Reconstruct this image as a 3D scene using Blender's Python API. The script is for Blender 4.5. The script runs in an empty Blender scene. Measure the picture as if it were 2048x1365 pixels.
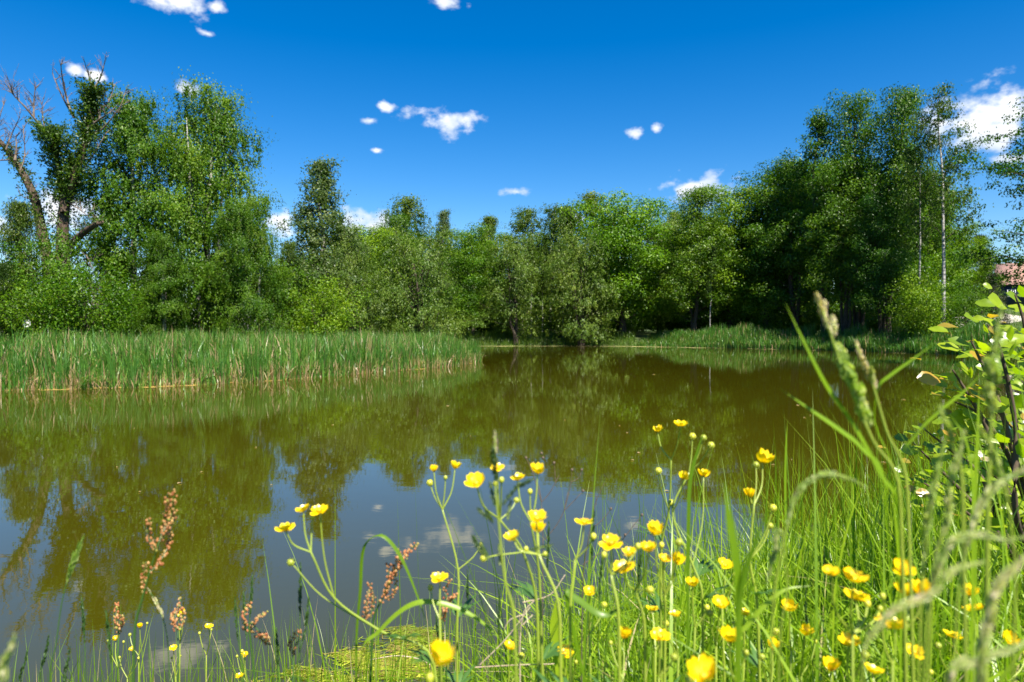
import bpy, math, random
import numpy as np
from mathutils import Vector, Matrix, Quaternion
random.seed(7)
RNG = np.random.default_rng(11)
sc = bpy.context.scene
col = sc.collection
R_ = math.radians

# ------------------------------------------------------------------ camera
CAM_Z = 1.70
F = 1365.0                      # focal length in photograph pixels (24 mm on 36 mm)
PITCH = math.atan((682.5 - 660.0) / F)
cam_d = bpy.data.cameras.new('camera')
cam = bpy.data.objects.new('camera', cam_d); col.objects.link(cam)
cam.location = (0, 0, CAM_Z); cam.rotation_euler = (math.pi/2 - PITCH, 0, 0)
cam_d.lens = 24.0; cam_d.sensor_width = 36.0
cam_d.clip_start = 0.03; cam_d.clip_end = 6000
cam_d.dof.use_dof = True; cam_d.dof.focus_distance = 3.2; cam_d.dof.aperture_fstop = 5.2
sc.camera = cam

def at(px, py, d):
    """world point seen at photo pixel (px,py), d metres ahead of the camera"""
    x = (px - 1024.0) / F; v = (682.5 - py) / F
    dy = math.cos(PITCH) + v*math.sin(PITCH); dz = -math.sin(PITCH) + v*math.cos(PITCH)
    k = d / dy
    return Vector((x*k, d, CAM_Z + dz*k))

# ------------------------------------------------------------------ sun, sky, exposure
SUN_AZ, SUN_EL = R_(150), R_(56)            # azimuth clockwise from the view direction
sun_dir = Vector((math.sin(SUN_AZ)*math.cos(SUN_EL), math.cos(SUN_AZ)*math.cos(SUN_EL), math.sin(SUN_EL)))
sl = bpy.data.lights.new('sun', 'SUN'); sl.energy = 5.0; sl.angle = R_(0.53); sl.color = (1.0, 0.94, 0.82)
so = bpy.data.objects.new('sun', sl); col.objects.link(so)
so.rotation_euler = sun_dir.to_track_quat('Z', 'Y').to_euler()
so.location = (60, -10, 80)
sc.view_settings.view_transform = 'Standard'; sc.view_settings.look = 'None'
sc.view_settings.exposure = 1.4; sc.view_settings.gamma = 1.0
sc.view_settings.use_curve_mapping = False

CLOUDS = [(360,2,72,30),(430,14,26,12),(415,68,22,8),(150,137,22,16),(188,150,24,12),(370,180,28,15),(892,246,74,26),
          (772,213,19,9),(738,242,16,7),(755,302,13,6),(1033,385,30,9),(1398,380,66,32),(1272,268,24,12),(1312,258,12,12),
          (1990,238,150,62),(1880,250,45,28),(2025,318,60,14),(745,452,75,34),(565,446,36,30),(890,4,36,12),
          (130,425,85,36),(0,455,40,26),(1150,440,18,14),(3200,300,120,40),(-1400,250,130,45),(-900,60,60,25),(2700,60,60,24)]
def make_world():
    w = bpy.data.worlds.new('World'); sc.world = w; w.use_nodes = True
    nt = w.node_tree; nt.nodes.clear(); N = nt.nodes.new; L = nt.links.new
    out = N('ShaderNodeOutputWorld'); bg = N('ShaderNodeBackground'); bg.inputs['Strength'].default_value = 0.065
    L(bg.outputs[0], out.inputs[0])
    sky = N('ShaderNodeTexSky'); sky.sky_type = 'NISHITA'; sky.sun_disc = False
    sky.sun_elevation = SUN_EL; sky.sun_rotation = SUN_AZ
    sky.air_density = 1.0; sky.dust_density = 0.18; sky.ozone_density = 3.0; sky.altitude = 200
    hs = N('ShaderNodeHueSaturation'); hs.inputs['Saturation'].default_value = 1.48; hs.inputs['Value'].default_value = 1.0; hs.inputs['Hue'].default_value = 0.506
    L(sky.outputs[0], hs.inputs['Color'])
    tc = N('ShaderNodeTexCoord')
    acc = None
    rr = random.Random(5)
    dirs = []
    for (px, py, a, b) in CLOUDS:
        d = at(px, py, 1.0) - Vector((0, 0, CAM_Z)); l = d.length; d.normalize(); c = 1/l
        dirs.append((d, a/F*c*c, b/F*c))
    for k in range(9):                       # the same scattered small clouds over the rest of the sky
        az = R_(rr.uniform(65, 295)); el = R_(rr.uniform(6, 55)); s = rr.uniform(0.03, 0.09)
        dirs.append((Vector((math.sin(az)*math.cos(el), math.cos(az)*math.cos(el), math.sin(el))), s, s*rr.uniform(.35,.5)))
    for d, a, b in dirs:
        m = N('ShaderNodeMapping'); m.vector_type = 'TEXTURE'
        m.inputs['Location'].default_value = d
        m.inputs['Rotation'].default_value = (0, 0, -math.atan2(d.x, d.y))
        m.inputs['Scale'].default_value = (a*1.2, 0.5, b*1.2)
        L(tc.outputs['Generated'], m.inputs['Vector'])
        ln = N('ShaderNodeVectorMath'); ln.operation = 'LENGTH'; L(m.outputs[0], ln.inputs[0])
        if acc is None: acc = ln.outputs['Value']
        else:
            mn = N('ShaderNodeMath'); mn.operation = 'MINIMUM'; L(acc, mn.inputs[0]); L(ln.outputs['Value'], mn.inputs[1]); acc = mn.outputs[0]
    nz = N('ShaderNodeTexNoise'); nz.inputs['Scale'].default_value = 32; nz.inputs['Detail'].default_value = 7; nz.inputs['Roughness'].default_value = 0.55
    mp = N('ShaderNodeMapping'); mp.inputs['Scale'].default_value = (1, 1, 1.5); L(tc.outputs['Generated'], mp.inputs['Vector']); L(mp.outputs[0], nz.inputs['Vector'])
    a1 = N('ShaderNodeMath'); a1.operation = 'MULTIPLY_ADD'; L(nz.outputs['Fac'], a1.inputs[0]); a1.inputs[1].default_value = 2.7; a1.inputs[2].default_value = -0.36
    s1 = N('ShaderNodeMath'); s1.operation = 'SUBTRACT'; L(a1.outputs[0], s1.inputs[0]); L(acc, s1.inputs[1])
    mr = N('ShaderNodeMapRange'); mr.interpolation_type = 'SMOOTHSTEP'; L(s1.outputs[0], mr.inputs['Value'])
    mr.inputs['From Min'].default_value = 0.0; mr.inputs['From Max'].default_value = 0.9; mr.inputs['To Max'].default_value = 0.96
    n2 = N('ShaderNodeTexNoise'); n2.inputs['Scale'].default_value = 22; n2.inputs['Detail'].default_value = 4
    m2 = N('ShaderNodeMapping'); m2.inputs['Location'].default_value = (0.02, 0, 0.035); L(tc.outputs['Generated'], m2.inputs['Vector']); L(m2.outputs[0], n2.inputs['Vector'])
    cr = N('ShaderNodeValToRGB'); L(n2.outputs['Fac'], cr.inputs['Fac'])
    cr.color_ramp.elements[0].position = 0.36; cr.color_ramp.elements[0].color = (0.60, 0.67, 0.76, 1)
    cr.color_ramp.elements[1].position = 0.58; cr.color_ramp.elements[1].color = (0.88, 0.89, 0.91, 1)
    sc_ = N('ShaderNodeVectorMath'); sc_.operation = 'SCALE'; L(cr.outputs[0], sc_.inputs[0]); sc_.inputs['Scale'].default_value = 8.2
    mx = N('ShaderNodeMix'); mx.data_type = 'RGBA'; L(mr.outputs[0], mx.inputs['Factor']); L(hs.outputs[0], mx.inputs['A']); L(sc_.outputs[0], mx.inputs['B'])
    L(mx.outputs['Result'], bg.inputs['Color'])
make_world()
cy = sc.cycles
cy.max_bounces = 7; cy.diffuse_bounces = 3; cy.glossy_bounces = 3; cy.transmission_bounces = 4; cy.transparent_max_bounces = 4
cy.caustics_reflective = False; cy.caustics_refractive = False
cy.use_denoising = True
cy.sample_clamp_indirect = 4.0

# ------------------------------------------------------------------ materials
def new_mat(name):
    m = bpy.data.materials.new(name); m.use_nodes = True
    nt = m.node_tree; nt.nodes.clear()
    out = nt.nodes.new('ShaderNodeOutputMaterial')
    return m, nt, out
def ramp(nt, src, stops):
    r = nt.nodes.new('ShaderNodeValToRGB'); nt.links.new(src, r.inputs['Fac'])
    e = r.color_ramp.elements
    while len(e) < len(stops): e.new(0.5)
    for k, (p, c) in enumerate(stops): e[k].position = p; e[k].color = (*c, 1)
    return r.outputs['Color']
def leaf_mat(name, stops, trans=0.42, gloss=0.05, rough=0.4, vary=0.26):
    m, nt, out = new_mat(name); N = nt.nodes.new; L = nt.links.new
    a = N('ShaderNodeAttribute'); a.attribute_name = 'tint'
    c = ramp(nt, a.outputs['Fac'], stops)
    oi = N('ShaderNodeObjectInfo')
    hs = N('ShaderNodeHueSaturation'); L(c, hs.inputs['Color'])
    mr = N('ShaderNodeMapRange'); L(oi.outputs['Random'], mr.inputs['Value']); mr.inputs['To Min'].default_value = 1-vary; mr.inputs['To Max'].default_value = 1+vary
    L(mr.outputs[0], hs.inputs['Value'])
    m2 = N('ShaderNodeMapRange'); L(oi.outputs['Random'], m2.inputs['Value']); m2.inputs['To Min'].default_value = 0.5+vary*.06; m2.inputs['To Max'].default_value = 0.5-vary*.06
    L(m2.outputs[0], hs.inputs['Hue'])
    d = N('ShaderNodeBsdfDiffuse'); t = N('ShaderNodeBsdfTranslucent'); g = N('ShaderNodeBsdfGlossy'); g.inputs['Roughness'].default_value = rough
    L(hs.outputs[0], d.inputs['Color'])
    tb = N('ShaderNodeMix'); tb.data_type = 'RGBA'; tb.blend_type = 'MULTIPLY'; tb.inputs['Factor'].default_value = 1.0
    L(hs.outputs[0], tb.inputs['A']); tb.inputs['B'].default_value = (1.3, 1.4, 0.4, 1)
    L(tb.outputs['Result'], t.inputs['Color'])
    x = N('ShaderNodeMixShader'); x.inputs[0].default_value = trans; L(d.outputs[0], x.inputs[1]); L(t.outputs[0], x.inputs[2])
    y = N('ShaderNodeMixShader'); y.inputs[0].default_value = gloss; L(x.outputs[0], y.inputs[1]); L(g.outputs[0], y.inputs[2])
    L(y.outputs[0], out.inputs['Surface'])
    return m
def noise_mat(name, stops, scale=5.0, rough=0.85, stretch=(1,1,1), detail=5, bump=0.0, spec=0.3):
    m, nt, out = new_mat(name); N = nt.nodes.new; L = nt.links.new
    p = N('ShaderNodeBsdfPrincipled'); p.inputs['Roughness'].default_value = rough; p.inputs['Specular IOR Level'].default_value = spec
    tc = N('ShaderNodeTexCoord'); mp = N('ShaderNodeMapping'); mp.inputs['Scale'].default_value = stretch
    L(tc.outputs['Object'], mp.inputs['Vector'])
    nz = N('ShaderNodeTexNoise'); nz.inputs['Scale'].default_value = scale; nz.inputs['Detail'].default_value = detail; nz.inputs['Roughness'].default_value = .6
    L(mp.outputs[0], nz.inputs['Vector'])
    L(ramp(nt, nz.outputs['Fac'], stops), p.inputs['Base Color'])
    if bump:
        b = N('ShaderNodeBump'); b.inputs['Strength'].default_value = bump; b.inputs['Distance'].default_value = .02
        L(nz.outputs['Fac'], b.inputs['Height']); L(b.outputs[0], p.inputs['Normal'])
    L(p.outputs[0], out.inputs['Surface'])
    return m
M = {}
M['birch_leaf'] = leaf_mat('birch_leaf', [(0,(.024,.074,.004)),(.55,(.070,.162,.007)),(1,(.145,.232,.016))], gloss=.015, vary=.1)
M['slim_birch_leaf'] = leaf_mat('slim_birch_leaf', [(0,(0.028,0.065,0.0063)),(.55,(0.078,0.140,0.0126)),(1,(0.151,0.196,0.0270))], gloss=.015)
M['willow_leaf'] = leaf_mat('willow_leaf', [(0,(0.045,0.096,0.0090)),(.5,(0.103,0.180,0.0198)),(1,(0.202,0.267,0.0405))], gloss=.02, vary=.08)
M['pale_birch_leaf'] = leaf_mat('pale_birch_leaf', [(0,(.040,.080,.018)),(.55,(.090,.145,.035)),(1,(.170,.215,.070))], gloss=.02, vary=.05)
M['oak_leaf'] = leaf_mat('oak_leaf', [(0,(0.041,0.108,0.0027)),(.5,(0.090,0.199,0.0036)),(1,(0.159,0.285,0.0072))], gloss=.02, vary=.05)
M['alder_leaf'] = leaf_mat('alder_leaf', [(0,(0.021,0.068,0.0036)),(.55,(0.055,0.136,0.0054)),(1,(0.126,0.218,0.0108))], gloss=.02)
M['bright_leaf'] = leaf_mat('bright_leaf', [(0,(0.038,0.104,0.0036)),(.5,(0.088,0.187,0.0054)),(1,(0.164,0.262,0.0108))], gloss=.015)
M['conifer_needle'] = leaf_mat('conifer_needle', [(0,(0.024,0.054,0.0044)),(.6,(0.055,0.103,0.0066)),(1,(0.104,0.151,0.0110))], gloss=.03, trans=.25)
M['dark_needle'] = leaf_mat('dark_needle', [(0,(.012,.022,.010)),(.6,(.028,.040,.016)),(1,(.060,.060,.026))], gloss=.03, trans=.2)
M['poplar_leaf'] = leaf_mat('poplar_leaf', [(0,(0.015,0.049,0.0044)),(.6,(0.037,0.092,0.0077)),(1,(0.104,0.174,0.0121))], gloss=.03)
M['reed'] = leaf_mat('reed', [(0,(.40,.29,.17)),(.16,(.32,.23,.11)),(.22,(.17,.17,.03)),(.34,(.034,.110,.012)),(.7,(.062,.175,.020)),(1,(.15,.260,.035))], trans=.34, gloss=.03, vary=.05)
M['far_grass'] = leaf_mat('far_grass', [(0,(0.268,0.213,0.0495)),(.12,(0.122,0.157,0.0165)),(.3,(0.043,0.106,0.0066)),(1,(0.104,0.185,0.0121))], trans=.38, gloss=.03, vary=.05)
M['grass'] = leaf_mat('grass', [(0,(.50,.40,.22)),(.07,(.36,.34,.10)),(.12,(.10,.20,.006)),(.6,(.19,.32,.008)),(1,(.30,.42,.016))], trans=.5, gloss=.035, rough=.4, vary=.05)
M['stem'] = leaf_mat('stem', [(0,(.20,.29,.025)),(1,(.38,.45,.06))], trans=.25, gloss=.07, rough=.35, vary=.08)
M['dark_stem'] = leaf_mat('dark_stem', [(0,(.04,.11,.015)),(1,(.09,.19,.03))], trans=.3, gloss=.07, vary=.08)
M['petal'] = leaf_mat('petal', [(0,(.86,.54,.002)),(1,(.94,.68,.003))], trans=.30, gloss=.045, rough=.3, vary=.04)
M['flower_eye'] = leaf_mat('flower_eye', [(0,(.55,.42,.01)),(1,(.72,.50,.01))], trans=.1, gloss=.04)
M['bud'] = leaf_mat('bud', [(0,(.28,.36,.02)),(1,(.50,.50,.04))], trans=.2, gloss=.06)
M['seed_head'] = leaf_mat('seed_head', [(0,(.18,.31,.04)),(.45,(.36,.46,.12)),(.7,(.58,.58,.30)),(1,(.58,.46,.38))], trans=.5, gloss=.02, vary=.05)
M['dark_head'] = leaf_mat('dark_head', [(0,(.035,.085,.020)),(.6,(.08,.14,.04)),(.85,(.18,.12,.11)),(1,(.36,.28,.24))], trans=.3, gloss=.03, vary=.05)
M['sorrel'] = leaf_mat('sorrel', [(0,(.42,.14,.06)),(.5,(.60,.28,.12)),(.8,(.66,.44,.20)),(1,(.45,.42,.10))], trans=.45, gloss=.02, vary=.08)
M['alder_big_leaf'] = leaf_mat('alder_big_leaf', [(0,(.15,.24,.006)),(1,(.27,.37,.012))], trans=.5, gloss=.05, rough=.35, vary=.3)
M['young_leaf'] = leaf_mat('young_leaf', [(0,(.30,.26,.02)),(1,(.42,.24,.03))], trans=.5, gloss=.08, rough=.3)
M['bark'] = noise_mat('bark', [(.35,(.022,.017,.012)),(.65,(.085,.066,.048))], 6, .95, (3,3,.6), bump=.6)
M['brown_bark'] = noise_mat('brown_bark', [(.3,(.03,.020,.014)),(.7,(.12,.085,.06))], 5, .95, (3,3,.5), bump=.6)
M['dead_wood'] = noise_mat('dead_wood', [(.3,(.05,.036,.028)),(.7,(.21,.165,.13))], 3, .9, (2,2,.5), bump=.4)
M['birch_bark'] = noise_mat('birch_bark', [(.36,(.03,.028,.025)),(.47,(.27,.255,.235)),(.7,(.46,.445,.42))], 2.6, .75, (1.0,1.0,4.5), bump=.2)
M['twig'] = noise_mat('twig', [(.3,(.05,.035,.028)),(.7,(.15,.11,.085))], 60, .9)
M['dry_stalk'] = noise_mat('dry_stalk', [(.3,(.32,.23,.15)),(.7,(.52,.42,.31))], 40, .8)
M['ground'] = noise_mat('ground', [(.3,(.035,.060,.012)),(.5,(.055,.090,.018)),(.7,(.085,.075,.035))], 1.7, .95, detail=8, bump=.5)
M['path'] = noise_mat('path', [(.3,(.30,.27,.22)),(.7,(.44,.41,.36))], 2.5, .95, detail=7, bump=.3)

def water_mat():
    m, nt, out = new_mat('pond_water'); N = nt.nodes.new; L = nt.links.new
    p = N('ShaderNodeBsdfPrincipled'); p.inputs['Roughness'].default_value = 0.015; p.inputs['IOR'].default_value = 1.9
    tc = N('ShaderNodeTexCoord')
    n0 = N('ShaderNodeTexNoise'); n0.inputs['Scale'].default_value = .12; n0.inputs['Detail'].default_value = 4; L(tc.outputs['Object'], n0.inputs['Vector'])
    L(ramp(nt, n0.outputs['Fac'], [(.3,(.037,.035,.0016)),(.7,(.045,.042,.002))]), p.inputs['Base Color'])
    mp = N('ShaderNodeMapping'); mp.inputs['Scale'].default_value = (1.0, 1.9, 1); mp.inputs['Rotation'].default_value = (0,0,R_(14)); L(tc.outputs['Object'], mp.inputs['Vector'])
    n1 = N('ShaderNodeTexNoise'); n1.inputs['Scale'].default_value = 3.2; n1.inputs['Detail'].default_value = 3; n1.inputs['Roughness'].default_value = .5; L(mp.outputs[0], n1.inputs['Vector'])
    n2 = N('ShaderNodeTexNoise'); n2.inputs['Scale'].default_value = .25; n2.inputs['Detail'].default_value = 2; L(tc.outputs['Object'], n2.inputs['Vector'])
    mr = N('ShaderNodeMapRange'); L(n2.outputs['Fac'], mr.inputs['Value']); mr.inputs['From Min'].default_value = .38; mr.inputs['From Max'].default_value = .64; mr.inputs['To Min'].default_value = .25; mr.inputs['To Max'].default_value = 1.0
    mu = N('ShaderNodeMath'); mu.operation = 'MULTIPLY'; L(n1.outputs['Fac'], mu.inputs[0]); L(mr.outputs[0], mu.inputs[1])
    b = N('ShaderNodeBump'); b.inputs['Strength'].default_value = 1.0; b.inputs['Distance'].default_value = .0010
    L(mu.outputs[0], b.inputs['Height']); L(b.outputs[0], p.inputs['Normal'])
    L(p.outputs[0], out.inputs['Surface'])
    return m
M['water'] = water_mat()

# ------------------------------------------------------------------ mesh helpers
class MB:
    def __init__(s): s.v = []; s.q = []; s.t = []; s.a = []; s.n = 0
    def add(s, v, q=None, t=None, tint=0.5):
        v = np.asarray(v, dtype=np.float32).reshape(-1, 3)
        if q is not None and len(q): s.q.append(np.asarray(q, dtype=np.int32).reshape(-1, 4) + s.n)
        if t is not None and len(t): s.t.append(np.asarray(t, dtype=np.int32).reshape(-1, 3) + s.n)
        tint = np.asarray(tint, dtype=np.float32)
        s.a.append(np.full(len(v), float(tint), np.float32) if tint.ndim == 0 else tint.reshape(-1))
        s.v.append(v); s.n += len(v)
    def tube(s, pts, radii, n=5, tint=0.5, cap=True):
        P = np.asarray([tuple(p) for p in pts], dtype=np.float64); k = len(P)
        rad = np.asarray(radii, dtype=np.float64)
        T = np.gradient(P, axis=0); T /= (np.linalg.norm(T, axis=1, keepdims=True) + 1e-9)
        ref = np.array([0.31, 0.95, 0.05]) if abs(T[0][2]) > .7 else np.array([0, 0, 1.0])
        U = np.cross(T, ref); U /= (np.linalg.norm(U, axis=1, keepdims=True) + 1e-9); W = np.cross(T, U)
        an = np.arange(n) * 2*math.pi/n
        V = P[:, None, :] + rad[:, None, None]*(np.cos(an)[None, :, None]*U[:, None, :] + np.sin(an)[None, :, None]*W[:, None, :])
        i = np.arange(k-1)[:, None]*n; j = np.arange(n)[None, :]; j2 = (j+1) % n
        q = np.stack([i+j, i+j2, i+n+j2, i+n+j], axis=-1).reshape(-1, 4)
        V = V.reshape(-1, 3); t = None
        if cap:
            V = np.vstack([V, P[-1] + T[-1]*rad[-1]]); b = (k-1)*n; e = k*n
            t = [[b+x, b+(x+1) % n, e] for x in range(n)]
        s.add(V, q, t, tint)
    def ball(s, c, r, tint=.5, sq=(1,1,1), nu=6, nv=4):
        V = [(0,0,-1)]; 
        for a in range(1, nv):
            ph = -math.pi/2 + math.pi*a/nv
            for b in range(nu): V.append((math.cos(ph)*math.cos(b*2*math.pi/nu), math.cos(ph)*math.sin(b*2*math.pi/nu), math.sin(ph)))
        V.append((0,0,1)); V = np.array(V)*np.array(sq)*r + np.array(tuple(c)); t = []; q = []
        for b in range(nu): t.append((0, 1+(b+1) % nu, 1+b)); t.append((len(V)-1, 1+(nv-2)*nu+b, 1+(nv-2)*nu+(b+1) % nu))
        for a in range(nv-2):
            for b in range(nu): q.append((1+a*nu+b, 1+a*nu+(b+1) % nu, 1+(a+1)*nu+(b+1) % nu, 1+(a+1)*nu+b))
        s.add(V, q, t, tint)
    def box(s, x0, x1, y0, y1, z0, z1):
        V = [(x,y,z) for z in (z0,z1) for y in (y0,y1) for x in (x0,x1)]
        s.add(V, [(0,2,3,1),(4,5,7,6),(0,1,5,4),(2,6,7,3),(0,4,6,2),(1,3,7,5)])
    def leaves(s, C, Nrm, Tan, L, W, tint, fold=.18):
        """diamond leaves: centres, normals, long axes"""
        Nn = Nrm/(np.linalg.norm(Nrm, axis=1, keepdims=True)+1e-9)
        T = Tan - Nn*np.sum(Tan*Nn, axis=1, keepdims=True); T /= (np.linalg.norm(T, axis=1, keepdims=True)+1e-9)
        B = np.cross(Nn, T); L = np.broadcast_to(L, (len(C),))[:, None]; W = np.broadcast_to(W, (len(C),))[:, None]
        V = np.stack([C - T*L*.5, C + B*W*.5 + Nn*W*fold - T*L*.08, C + T*L*.5, C - B*W*.5 + Nn*W*fold - T*L*.08], axis=1).reshape(-1, 3)
        i = np.arange(len(C))[:, None]*4
        s.add(V, t=np.concatenate([i+np.array([[0,2,1]]), i+np.array([[0,3,2]])]), tint=np.repeat(tint, 4))
    def blades(s, base, h, az, bend, w, tint, segs=4, twist=0.5, rng=RNG):
        n = len(base); S = np.linspace(0, 1, segs+1)
        d = np.stack([np.cos(az), np.sin(az), np.zeros(n)], 1)
        yaw = az + math.pi/2 + rng.normal(0, twist, n)
        sd = np.stack([np.cos(yaw), np.sin(yaw), np.zeros(n)], 1)
        C = base[:, None, :] + d[:, None, :]*(h*bend)[:, None, None]*(S**2)[None, :, None]
        C[:, :, 2] += h[:, None]*(S[None, :] - (0.42*bend**1.5)[:, None]*(S**2.6)[None, :])
        wd = w[:, None]*(np.maximum(1-S**2.2, 0)*(0.72+.28*np.sin(np.minimum(S*3, 1)*1.57)))[None, :]
        Lf = C - sd[:, None, :]*wd[:, :, None]*.5; Rt = C + sd[:, None, :]*wd[:, :, None]*.5
        m = 2*segs+1
        V = np.zeros((n, m, 3)); V[:, 0:2*segs:2] = Lf[:, :segs]; V[:, 1:2*segs:2] = Rt[:, :segs]; V[:, 2*segs] = C[:, segs]
        o = np.arange(n)[:, None]*m
        q = np.concatenate([o+np.array([[2*k, 2*k+1, 2*k+3, 2*k+2]]) for k in range(segs-1)]) if segs > 1 else None
        t = o+np.array([[2*segs-2, 2*segs-1, 2*segs]])
        s.add(V.reshape(-1, 3), q, t, np.repeat(tint, m))
    def ribbon(s, pts, widths, side, tint=.5, fold=0.25):
        """a single blade with a V fold along its midrib"""
        P = np.asarray([tuple(p) for p in pts], dtype=np.float64); k = len(P); w = np.asarray(widths)[:, None]
        T = np.gradient(P, axis=0); T /= np.linalg.norm(T, axis=1, keepdims=True)+1e-9
        sd = np.cross(T, np.cross(np.asarray(tuple(side), dtype=np.float64)[None, :], T)); sd /= np.linalg.norm(sd, axis=1, keepdims=True)+1e-9
        up = np.cross(sd, T)
        V = np.stack([P - sd*w*.5 + up*w*fold*.5, P, P + sd*w*.5 + up*w*fold*.5], axis=1).reshape(-1, 3)
        q = []
        for i in range(k-1):
            for j in range(2): q.append((i*3+j, i*3+j+1, i*3+j+4, i*3+j+3))
        s.add(V, q, tint=tint)
    def mesh(s, name, mat, smooth=False):
        me = bpy.data.meshes.new(name)
        V = np.concatenate(s.v); me.vertices.add(len(V)); me.vertices.foreach_set('co', V.ravel())
        q = np.concatenate(s.q) if s.q else np.zeros((0,4), np.int32); t = np.concatenate(s.t) if s.t else np.zeros((0,3), np.int32)
        idx = np.concatenate([q.ravel(), t.ravel()]).astype(np.int32)
        me.loops.add(len(idx)); me.loops.foreach_set('vertex_index', idx)
        me.polygons.add(len(q)+len(t))
        me.polygons.foreach_set('loop_start', np.concatenate([np.arange(len(q))*4, len(q)*4+np.arange(len(t))*3]).astype(np.int32))
        if smooth: me.polygons.foreach_set('use_smooth', np.ones(len(q)+len(t), bool))
        at_ = me.attributes.new('tint', 'FLOAT', 'POINT'); at_.data.foreach_set('value', np.concatenate(s.a))
        me.update(calc_edges=True); me.validate()
        if mat is not None: me.materials.append(M[mat] if isinstance(mat, str) else mat)
        return me
    def build(s, name, mat, parent=None, smooth=False, loc=None):
        return link(name, s.mesh(name, mat, smooth), parent, loc)
def link(name, me, parent=None, loc=None):
    o = bpy.data.objects.new(name, me); col.objects.link(o)
    if parent is not None: o.parent = parent
    if loc is not None: o.location = loc
    return o
def tag(o, label=None, cat=None, group=None, kind=None):
    if label: o['label'] = label
    if cat: o['category'] = cat
    if group: o['group'] = group
    if kind: o['kind'] = kind
    return o
def empty(name, loc, label=None, cat=None, group=None, rz=0):
    o = bpy.data.objects.new(name, None); col.objects.link(o); o.location = loc; o.rotation_euler = (0,0,rz); o.empty_display_size = .1
    return tag(o, label, cat, group)
def copy_tree(o, parent=None):
    c = o.copy(); col.objects.link(c); c.parent = parent
    for ch in o.children: copy_tree(ch, c)
    return c
def sstep(a, b, x):
    t = np.clip((x-a)/(b-a), 0, 1); return t*t*(3-2*t)

# ------------------------------------------------------------------ terrain and pond
POND = np.array([(-70,-14),(-40,-9),(-22,-4),(-9,1.2),(-4,2.3),(-2,2.75),(-0.6,3.0),(.65,3.55),(1.7,4.15),(2.6,4.9),(4.6,7.0),(9,12),(18,22.5),(27,33),(31.5,41),
                 (31,45),(29,48.3),(24.5,58),(19.7,63),(12.6,70),(5,71.5),(-2.8,71),(-14,69),(-18,60),(-11,49),(-4,42),(-2.0,38),(-2.1,35.5),(-3.4,31),(-5.6,27.4),(-8.2,22.6),(-10.7,20.3),
                 (-14.3,19.2),(-22,18.2),(-40,17),(-70,18)], dtype=np.float64)
def sdist(x, y):
    """distance to the shoreline, positive on land"""
    x = np.asarray(x, float); y = np.asarray(y, float); shp = x.shape; x = x.ravel(); y = y.ravel()
    best = np.full(x.shape, 1e9); inside = np.zeros(x.shape, bool); n = len(POND)
    for i in range(n):
        ax, ay = POND[i]; bx, by = POND[(i+1) % n]; ex, ey = bx-ax, by-ay
        t = np.clip(((x-ax)*ex+(y-ay)*ey)/(ex*ex+ey*ey), 0, 1)
        best = np.minimum(best, (x-ax-t*ex)**2+(y-ay-t*ey)**2)
        c = ((ay > y) != (by > y)); xi = ax + (y-ay)/(ey if abs(ey) > 1e-9 else 1e-9)*ex
        inside ^= (c & (x < xi))
    d = np.sqrt(best); return np.where(inside, -d, d).reshape(shp)
def ground(x, y):
    x = np.asarray(x, float); y = np.asarray(y, float); sd = sdist(x, y)
    near = 1 - sstep(9, 20, np.hypot(x, y))
    left = sstep(2, -4, x)*sstep(12, 17, y)*(1-sstep(58, 66, y))
    wob = .05*np.sin(x*1.7+y*.6)+.04*np.sin(y*2.3-x*.9)
    zn = 1.05*(1-np.exp(-.55*np.maximum(sd, 0))) + wob*.6*np.minimum(np.maximum(sd,0), 1)
    zl = .40*sstep(0, 5, sd) + .35*sstep(6, 25, sd)
    zf = .95*sstep(0, 3.2, sd) + .5*sstep(4, 20, sd)
    z = zf*(1-near)*(1-left) + zl*left*(1-near) + zn*near
    z = z + wob*np.minimum(np.maximum(sd, 0), 1)*.8*(1-near)
    z = z + 3.6*sstep(28, 62, x)*sstep(46, 95, y)                           # the rise on the right where the house stands
    z = z + 5*sstep(140, 700, np.hypot(x, y))
    return np.where(sd < 0, np.maximum(sd*.45, -1.1) , z)
def gz(x, y): return float(ground(np.array([x]), np.array([y]))[0])

def make_ground():
    def axis(fine0, fine1, step, mid0, mid1, mstep, far):
        a = list(np.arange(fine0, fine1, step)); b0 = list(np.arange(mid0, fine0, mstep)); b1 = list(np.arange(fine1, mid1, mstep))
        k = [mid1*(far/mid1)**(i/9) for i in range(10)]
        lo = [-abs(mid0)*(far/abs(mid0))**(i/9) for i in range(9, 0, -1)]
        return np.array(lo+b0+a+b1+k)
    xs = axis(-5, 7, .16, -80, 90, 1.1, 2500); ys = axis(-2, 9, .16, -60, 130, 1.1, 2500)
    X, Y = np.meshgrid(xs, ys); Z = ground(X, Y)
    V = np.stack([X, Y, Z], -1).reshape(-1, 3); nx, ny = len(xs), len(ys)
    i = (np.arange(ny-1)[:, None]*nx + np.arange(nx-1)[None, :]).reshape(-1, 1)
    b = MB(); b.add(V, i+np.array([[0, 1, nx+1, nx]]))
    tag(b.build('ground', 'ground', smooth=True), kind='structure')
make_ground()
b = MB(); b.add([(-75,-16,0),(36,-16,0),(36,76,0),(-75,76,0)], [(0,1,2,3)])
tag(b.build('pond_water', 'water'), kind='structure')

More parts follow.
